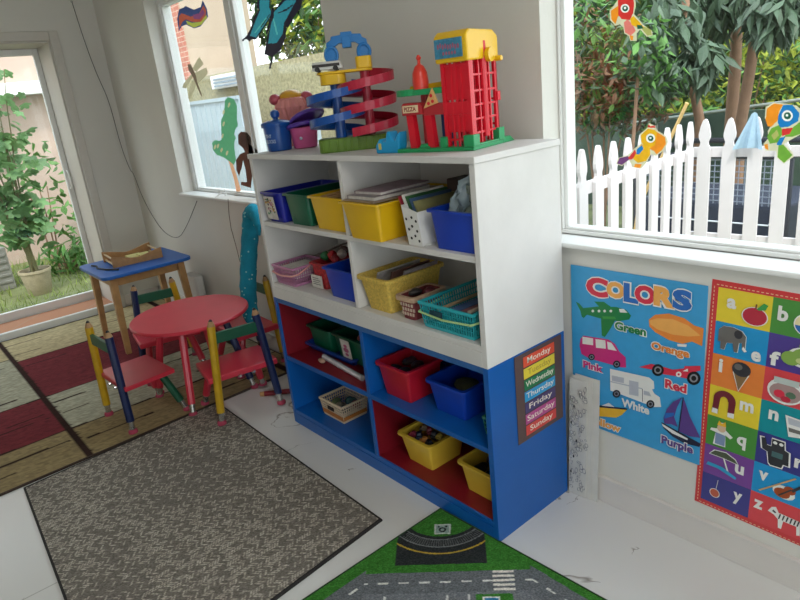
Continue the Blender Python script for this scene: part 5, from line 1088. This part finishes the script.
# side garden seen through the sliding door
STUC = mat('pinkish stucco', 'bba395', .95, noise=.06, nscale=5, bump=.3, bscale=60)
b = MB(); b.box(-4.3, -4.1, -6, 1.7, -.22, 3.6); o = b.build('garden_wall', STUC); tag(o, 'pinkish stucco neighbouring wall beyond the sliding door', 'wall', kind='structure')
b = MB(); b.box(-4.1, -3.85, -5, 1.6, 1.73, 1.79); b.box(-4.1, -3.95, -5, 1.6, 1.79, 1.88); tag(b.build('roof_gutter', TRIMW, bevel=.01), 'white gutter ledge along the neighbouring pink wall', 'gutter')
b = MB(); b.box(-4.095, -3.97, -2.6, -.12, 1.05, 1.70); 
for i in range(7): b.box(-3.97, -3.96, -2.6, -.12, 1.07+i*.08, 1.13+i*.08)
tag(b.build('siding_panel', mat('pale siding', 'd5d4d0', .6, noise=.04)), 'pale ribbed siding panel on the pink wall under the gutter', 'panel')
pot = thing('potted_plant', 'tall leafy plant with lobed leaves in a beige pot outside the sliding door', 'plant', (-2.17, -.46, -.22))
b = MB(); b.lathe([(.10, 0), (.105, .005), (.14, .22), (.15, .225), (.15, .25), (.135, .25), (.125, .21), (.09, .02)], (0, 0, 0), 28); b.build('pot', mat('beige pot', 'a89a80', .8, noise=.1), pot, local=True, smooth=True)
b = MB(); b.cone((0, 0, .19), (0, 0, .215), .123, .128, 24); b.build('soil', mat('potting soil', '40342a', 1, noise=.3, nscale=40), pot, local=True)
rnd = random.Random(21); st = MB(); lf = MB(); lf.flat = True
for i in range(9):
    a = rnd.uniform(0, 2*PI); hgt = rnd.uniform(1.2, 2.05) if i else 2.1; sp_ = rnd.uniform(.08, .40); pp = [Vector((.03*math.cos(a), .03*math.sin(a), .2))]
    dirx, diry = math.cos(a)*sp_, math.sin(a)*sp_-.05
    for k in range(1, 8): f = k/7; pp.append(Vector((dirx*f**1.4+.02*rnd.uniform(-1, 1), diry*f**1.4+.02*rnd.uniform(-1, 1), .2+(hgt-.2)*f)))
    st.tube(pp, [.012*(1-.1*k) for k in range(8)], 6)
    for k in range(2, 8):
        for _ in range(5):
            p = pp[k]+Vector((rnd.uniform(-.19, .19), rnd.uniform(-.19, .19), rnd.uniform(-.09, .07))); lobed(lf, p, rnd.uniform(.05, .095)*(1.15-.05*k), rnd)
st.build('stems', mat('green brown stem', '6d6a48', .8, noise=.1), pot, local=True); lf.build('leaves', mat('lobed leaf', '6f9460', .6, trans=.35, island=.35, noise=.15, nscale=12), pot, local=True)
def shrub(name, label, cat, boxes, n, L_, w, seed, m, trunk=None, group=None, droop=.5):
    base = boxes[0][0]; t = thing(name, label, cat, (base[0], base[1], -.22), 0, group)
    cloud(n, boxes, L_, w, seed, droop, len(m) if isinstance(m, list) else 1).build('foliage', m, t)
    b = MB()
    if trunk:
        for tr in trunk:
            b = MB(); b.tube(tr[0], tr[1], 10); b.build('trunk' if tr[1][0] > .03 else 'stem', BARK, t, smooth=True)
    else:
        for k in range(5):
            c, r = boxes[k % len(boxes)]; b.tube([(base[0]+.04*math.cos(k*1.3), base[1]+.04*math.sin(k*1.3), -.22), (c[0]+.3*r[0]*math.cos(k), c[1]+.3*r[1]*math.sin(k), c[2])], [.012, .006], 6)
        b.build('stem', BARK, t)
    return t
shrub('broadleaf_bush', 'low bush with dark strappy leaves behind the potted plant', 'bush', [((-2.9, -.05, -.02), (.35, .25, .18)), ((-2.75, .25, .05), (.3, .3, .2))], 110, .24, .045, 31, LEAFM)
shrub('leafy_bush', 'light green bush at the left edge outside the sliding door', 'bush', [((-2.6, -1.2, .2), (.35, .35, .35)), ((-2.7, -1.1, .8), (.25, .25, .4))], 160, .14, .08, 32, LEAFM)
shrub('leafy_bush', 'tall pale green bush against the neighbouring wall outside the sliding door', 'bush', [((-3.4, .0, .7), (.3, .4, .6)), ((-3.3, .5, .2), (.4, .4, .4))], 240, .12, .07, 33, LEAFM)
b = MB(); rnd = random.Random(40); b.flat = True
for i in range(2600):
    x, y = rnd.uniform(-4.0, -.42), rnd.uniform(-2.2, .9); h_ = rnd.uniform(.03, .13); a = rnd.uniform(0, 2*PI); d = Vector((math.cos(a), math.sin(a), 0))*.006; l = Vector((rnd.uniform(-.05, .05), rnd.uniform(-.05, .05), h_)); p = Vector((x, y, -.22))
    b.add([p-d, p+d, p+l], [(0, 1, 2)])
o = b.build('grass', mat('grass blade', '8a9a50', .8, trans=.4, island=.4)); tag(o, 'patchy short grass outside the sliding door', 'grass', kind='stuff')
b = MB(); b.box(-3.05, -2.7, -.82, -.58, -.22, .22); 
for i in range(5): b.box(-2.7, -2.69, -.80, -.60, -.15+.07*i, -.12+.07*i)
tag(b.build('storage_crate', mat('grey crate', '87857f', .8, noise=.1), bevel=.01), 'grey slatted crate standing behind the potted plant', 'crate')

# courtyard seen through the left window
BR = brick_mat('red brick', 'b5705c', 'a86250', 'c0a898')
b = MB(); b.box(-7.5, -4.05, 3.0, 3.25, -.22, 4.5); tag(b.build('house_wall', BR), 'red brick neighbouring house wall at the left of the left window', 'wall', kind='structure')
BEI = mat('beige render', 'd3c0a4', .95, noise=.08, nscale=4, bump=.3, bscale=40)
b = MB(); b.box(-4.5, -2.92, 2.6, 2.8, 1.2, 4.5); tag(b.build('house_wall', mat('cream render', 'b3a08c', .95, noise=.05, nscale=3)), 'cream rendered upper wall behind the left window', 'wall', kind='structure')
PEB = mat('pebble dash', '8f8868', .95, noise=.35, nscale=26, bump=.5, bscale=40)
b = MB(); b.box(-4.5, 1.3, 2.35, 2.5, -.22, 1.77); tag(b.build('garden_wall', PEB), 'mottled yellow grey pebble wall behind the left window', 'wall', kind='structure')
b = MB(); b.box(-4.2, -1.85, 1.9, 1.96, -.1, 1.42); b.box(-1.85, -.4, 1.9, 1.96, -.1, 1.08)
for i in range(27): b.box(-4.15+i*.14, -4.14+i*.14+.004, 1.892, 1.90, -.1, 1.40 if i < 16 else 1.06)
b.box(-4.2, -1.85, 1.88, 1.98, 1.42, 1.46); b.box(-1.85, -.4, 1.88, 1.98, 1.08, 1.12); tag(b.build('panel_fence', mat('pale blue fence paint', 'a3b3be', .6, noise=.04, nscale=6)), 'pale blue panel fence outside the left window', 'fence')
t = thing('vent_box', 'white framed louvred box on the wall above the pale fence', 'vent', (-2.8, 2.3, 1.6))
b = MB(); b.box(-3.25, -2.3, 2.27, 2.348, 1.58, 1.74); b.build('housing', TRIMW, t, bevel=.01)
b = MB()
for i in range(3): b.box(-3.15, -2.4, 2.255, 2.27, 1.605+i*.04, 1.625+i*.04)
b.build('louvres', mat('blue grey louvre', '8b9ba8', .6), t)
shrub('leafy_tree', 'bright green tree above the pebble wall behind the butterfly', 'tree', [((-3.4, 3.7, 2.6), (.9, .4, .8)), ((-2.2, 3.6, 2.4), (1.0, .4, .8)), ((-1.0, 3.5, 2.3), (1.0, .4, .75))], 3000, .15, .08, 51, [LEAFM, LEAFY, LEAFD])

# front garden: picket fence, trees, shrubs
FW = mat('white fence paint', 'cdc6c8', .6, noise=.03, nscale=9)
def picket_run(label, p0, p1, n, zt):
    p0, p1 = Vector(p0), Vector(p1); d = (p1-p0).normalized(); nn = Vector((-d.y, d.x, 0)); L_ = (p1-p0).length
    t = thing('picket_fence', label, 'fence', (p0.x, p0.y, -.22)); g = -.20; w = .036
    prof = [(-w, g), (w, g), (w, zt-.17), (w*.62, zt-.145), (w*.58, zt-.130), (w*.85, zt-.105), (w*.88, zt-.085), (w*.62, zt-.04), (w*.28, zt-.006), (0, zt), (-w*.28, zt-.006), (-w*.62, zt-.04), (-w*.88, zt-.085), (-w*.85, zt-.105), (-w*.58, zt-.130), (-w*.62, zt-.145), (-w, zt-.17)]
    for i in range(n):
        c = p0+d*(L_*(i+.5)/n); b = MB(); b.prism(prof, -.009, .009, f=lambda u, v, w_, c=c: tuple(c+d*u+nn*w_+Vector((0, 0, v)))); b.build('picket', FW, t)
    for zz in (zt-.19, zt-.70):
        b = MB(); b.prism([(0, zz-.028), (L_, zz-.028), (L_, zz+.028), (0, zz+.028)], .010, .034, f=lambda u, v, w_: tuple(p0+d*u+nn*w_+Vector((0, 0, v)))); b.build('rail', FW, t)
    return t
picket_run('white picket fence running away from the house, left part of the right window', (3.205, .22, 0), (3.145, 2.16, 0), 14, 1.0)
picket_run('white picket fence running across the right window, in front of the trees', (3.10, 2.22, 0), (6.6, 2.62, 0), 26, 1.0)
# cloth over a picket, bamboo stick
c = Vector((3.44, 2.235, 0)); 
b = MB(); vs = []; 
for j in range(7):
    f = j/6
    for i in range(9): u = i/8-.5; wd = .03+.13*f; vs.append((c.x+u*wd-.02*f, 2.236-.030-.02*math.cos(u*14)*f, 1.03-.19*f-.02*abs(u)))
b.add(vs, [(j*9+i, j*9+i+1, (j+1)*9+i+1, (j+1)*9+i) for j in range(6) for i in range(8)]); o = b.build('cloth', mat('pale blue cloth', 'a9c3d6', .9, trans=.3, noise=.08), smooth=True); tag(o, 'pale blue cloth hanging over a picket of the fence', 'cloth')
b = MB(); b.cone((3.02, 2.30, 1.09), (2.72, 2.30, .45), .011, .012, 8); b.cone((2.72, 2.3, .45), (2.62, 2.3, -.21), .012, .012, 8); tag(b.build('bamboo_cane', mat('bamboo', 'c7a56c', .6, noise=.1)), 'bamboo cane leaning at the corner of the picket fence', 'cane')
t = thing('play_yard', 'navy mesh sided play yard on the grass behind the picket fence', 'play yard', (2.9, 3.1, -.22))
NY = mat('navy fabric', '262c3e', .8, noise=.15, nscale=9); b = MB(); b.frustum((2.38, 3.34, 2.95, 3.7), (2.34, 3.38, 2.93, 3.72), -.05, .36); b.build('side_fabric', NY, t, bevel=.02)
b = MB(); b.tube([(2.34, 2.92, .69), (3.40, 2.92, .69), (3.40, 3.74, .69), (2.34, 3.74, .69)], .022, 8, closed=True)
for x, y in ((2.34, 2.92), (3.40, 2.92), (3.40, 3.74), (2.34, 3.74)): b.tube([(x, y, -.22), (x, y, .69)], .018, 8)
b.build('frame', mat('dark frame', '2b2c36', .5), t, smooth=True)
b = MB()
for i in range(26): x = 2.36+i*.04; b.box(x, x+.006, 2.925, 2.929, .36, .67)
for i in range(8): b.box(2.36, 3.38, 2.921, 2.925, .38+i*.04, .386+i*.04)
b.build('mesh_side', mat('grey mesh', '7d8493', .7), t)
b = MB(); b.tube([(2.5, 2.9, .26), (2.5, 2.9, .24), (3.30, 2.9, .24), (3.33, 2.9, .3), (3.35, 2.9, .62)], .006, 6); b.build('piping', mat('white piping', 'c9ccd6', .6), t)
def T3(px, py, y): return tuple(at(px, py, 1, y))
for i, (lb, pp, y, r0) in enumerate((('smooth brown tree, leftmost of the three trunks behind the fence', ((700, 122), (692, 80), (688, 30)), 3.9, .044), ('upright grey brown tree, middle of the three trunks behind the fence', ((731, 122), (735, 70), (738, 5)), 4.7, .058), ('slanting brown tree, rightmost of the three trunks behind the fence', ((741, 122), (750, 70), (760, 5)), 4.4, .050))):
    q = [Vector(T3(*p, y)) for p in pp]; q = [Vector((q[0].x, y, -.22))]+q+[q[-1]+(q[-1]-q[-2])]
    bxs = [[(T3(682, 55, 3.6), (.22, .22, .20)), (T3(700, 58, 3.5), (.16, .18, .16)), (T3(668, 20, 3.6), (.30, .3, .25)), (T3(664, 70, 3.6), (.12, .15, .12))], [(T3(735, -25, 4.5), (.5, .3, .22)), (T3(708, 8, 4.3), (.25, .3, .2))], [(T3(785, -15, 4.2), (.5, .3, .25)), (T3(775, 12, 4.0), (.22, .25, .14))]][i]
    shrub('garden_tree', lb, 'tree', bxs, (480, 420, 460)[i], .15, .07, 60+i, LEAFB, trunk=[(q, [r0, r0*.95, r0*.9, r0*.8, r0*.6])], droop=1.2)
shrub('garden_shrub', 'mixed green and reddish shrub at the left side of the right window', 'shrub', [(T3(600, 95, 3.9), (.38, .4, .35)), (T3(590, 45, 4.0), (.5, .4, .5)), (T3(630, 100, 4.1), (.4, .3, .3))], 1500, .10, .045, 71, [LEAFM, LEAFR, LEAFD, LEAFR])
shrub('garden_shrub', 'pale variegated shrub near the fence, upper left of the right window', 'shrub', [(T3(640, 45, 3.0), (.22, .25, .22)), (T3(600, 15, 3.1), (.3, .3, .25)), (T3(660, 75, 3.2), (.2, .2, .15))], 520, .10, .045, 72, [LEAFM, LEAFB], trunk=[([(T3(625, 120, 3.1)[0], 3.1, -.22), T3(640, 50, 3.0)], [.018, .012])])
hb_ = [((x, 6.6+.2*(i % 2), zc), (.9, .35, .8)) for i, (x, zc) in enumerate((x_, z_) for x_ in (-1.2, -.2, .8, 1.8, 2.8, 3.8) for z_ in (.3, 1.4, 2.5, 3.4))]
hd = shrub('hedge', 'dense dark green hedge at the back of the front garden', 'hedge', hb_, 5200, .15, .08, 73, [LEAFD, LEAFM, LEAFY, LEAFD])
b = MB(); nx_, nz_ = 40, 24; rnd = random.Random(77)
b.add([(-2.4+7.0*i/nx_, 7.0+rnd.uniform(-.12, .12), -.2+4.4*j/nz_) for j in range(nz_+1) for i in range(nx_+1)], [(j*(nx_+1)+i, j*(nx_+1)+i+1, (j+1)*(nx_+1)+i+1, (j+1)*(nx_+1)+i) for j in range(nz_) for i in range(nx_)]); b.build('inner_foliage', mat('inner hedge green', '4a6238', .95, noise=.5, nscale=6), hd)
shrub('garden_shrub', 'sunlit yellow green shrub between the trunks behind the fence', 'shrub', [((2.0, 5.6, 1.0), (.7, .3, .7)), ((2.9, 5.5, .95), (.8, .3, .6)), ((1.2, 5.6, .9), (.5, .3, .5)), ((2.4, 5.8, 1.6), (.9, .3, .5))], 1900, .10, .05, 74, [LEAFY, LEAFM, LEAFY])
shrub('garden_shrub', 'small yellow flowering plant behind the fence at the right edge', 'shrub', [((3.62, 3.1, .32), (.12, .2, .2))], 120, .09, .05, 75, [LEAFY, LEAFM])
b = MB(); b.tube([(1.0, 4.95, .72), (4.6, 4.95, 1.06)], .016, 8); b.tube([(1.0, 4.95, .3), (4.6, 4.95, .5)], .016, 8)
for x in (1.4, 2.25, 3.1, 3.9): b.tube([(x, 4.95, -.22), (x, 4.95, .76+.094*(x-1))], .016, 8)
tag(b.build('pipe_railing', mat('grey pipe', '9aa09a', .5, .3), smooth=True), 'thin grey pipe railing behind the tree trunks', 'railing')
b = MB(); b.box(-2, 3.3, 5.1, 5.18, -.22, .80)
tag(b.build('garden_screen', mat('dark green screen', '3f5248', .9, noise=.15, nscale=7)), 'dark green low screen at the back of the front garden', 'screen')
shrub('ground_cover', 'low green plants on the ground behind the picket fence', 'bush', [((3.4, 2.7, -.1), (1.2, .3, .12)), ((2.3, 2.6, -.1), (.7, .4, .12))], 500, .09, .04, 76, LEAFM)

# ------------------------------------------------------------------ light
w = bpy.data.worlds.new('sky'); S.world = w; w.use_nodes = True; N = w.node_tree.nodes; L = w.node_tree.links
bg = N['Background']; tcn = N.new('ShaderNodeTexCoord'); sp = N.new('ShaderNodeSeparateXYZ'); cr = N.new('ShaderNodeValToRGB'); L.new(tcn.outputs['Generated'], sp.inputs[0]); L.new(sp.outputs[2], cr.inputs[0])
cr.color_ramp.elements[0].color = (.75, .78, .8, 1); cr.color_ramp.elements[0].position = .0; cr.color_ramp.elements[1].color = (.80, .90, 1, 1); cr.color_ramp.elements[1].position = .6
L.new(cr.outputs[0], bg.inputs[0]); bg.inputs[1].default_value = 1.9
sd_ = bpy.data.lights.new('sun', 'SUN'); sd_.energy = 1.6; sd_.angle = math.radians(8); sd_.color = (1, .95, .88); so = bpy.data.objects.new('sun', sd_); COL.objects.link(so); so.rotation_euler = (math.radians(22), math.radians(30), 0)
def portal(name, loc, rot, sx_, sy_):
    l = bpy.data.lights.new(name, 'AREA'); l.shape = 'RECTANGLE'; l.size = sx_; l.size_y = sy_; l.cycles.is_portal = True; o = bpy.data.objects.new(name, l); COL.objects.link(o); o.location = loc; o.rotation_euler = rot; return o
portal('window light', ((W1[0]+W1[1])/2, .2, 1.45), (-PI/2, 0, 0), W1[1]-W1[0], 1.2)
portal('window light', ((W2[0]+W2[1])/2, .2, 1.45), (-PI/2, 0, 0), W2[1]-W2[0], 1.2)
portal('opening light', (-.40, (DY0+DY1)/2, .95), (0, -PI/2, 0), 1.9, DY1-DY0)
portal('opening light', (RX+.2, (G[0]+G[1])/2, 1.07), (0, PI/2, 0), 2.15, G[1]-G[0])  # sky portal of the opening added behind the viewer
# unseen ceiling lamp, added to brighten the poster wall and shelf side
t = thing('added_fill_lamp', 'added unseen square ceiling lamp brightening the right side of the room', 'lamp', (5.3, -1.3, RZ-.06))
b = MB(); b.box(4.9, 5.7, -1.7, -.9, RZ-.05, RZ-.001); b.build('housing', TRIMW, t, bevel=.005)
le = bpy.data.lights.new('lamp', 'AREA'); le.shape = 'SQUARE'; le.size = .75; le.energy = 9; le.color = (1, .98, .95); lo = bpy.data.objects.new('added fill light', le); COL.objects.link(lo); lo.location = (5.3, -1.3, RZ-.055)

GR = {'pencil_chair': 'pencil chairs round the red table', 'storage_bin': 'plastic bins on the bookcase shelves', 'storage_basket': 'pierced plastic baskets on the shelves', 'woven_basket': 'woven baskets on the middle shelf', 'parrot_sticker': 'parrot stickers on the right window', 'folder': 'folders in the dotted magazine box',
      'bauble': 'baubles in the patterned box', 'small_toy': 'small toys in the bins', 'toy_block': 'toy blocks in the cream basket', 'toy_car': 'toy vehicles', 'magazine': 'magazines in the straw basket', 'notebook': 'notebooks in the teal basket', 'plastic_bag': 'clear bags in the blue bin', 'picket_fence': 'white picket fences', 'garden_tree': 'trees behind the fence', 'garden_shrub': 'shrubs behind the fence', 'book': 'books on the large yellow bin', 'bookcase': 'stacked bookcases'}
for o in list(bpy.data.objects):
    k = o.name.split('.')[0]
    if o.parent is None and k in GR and 'category' in o and 'group' not in o: o['group'] = GR[k]
S.view_settings.view_transform = 'Standard'; S.view_settings.look = 'None'; S.view_settings.gamma = 1; S.view_settings.use_curve_mapping = False
S.view_settings.exposure = 1.0
S.cycles.use_denoising = True; S.cycles.max_bounces = 9; S.cycles.diffuse_bounces = 5; S.cycles.transparent_max_bounces = 12; S.cycles.sample_clamp_indirect = 6
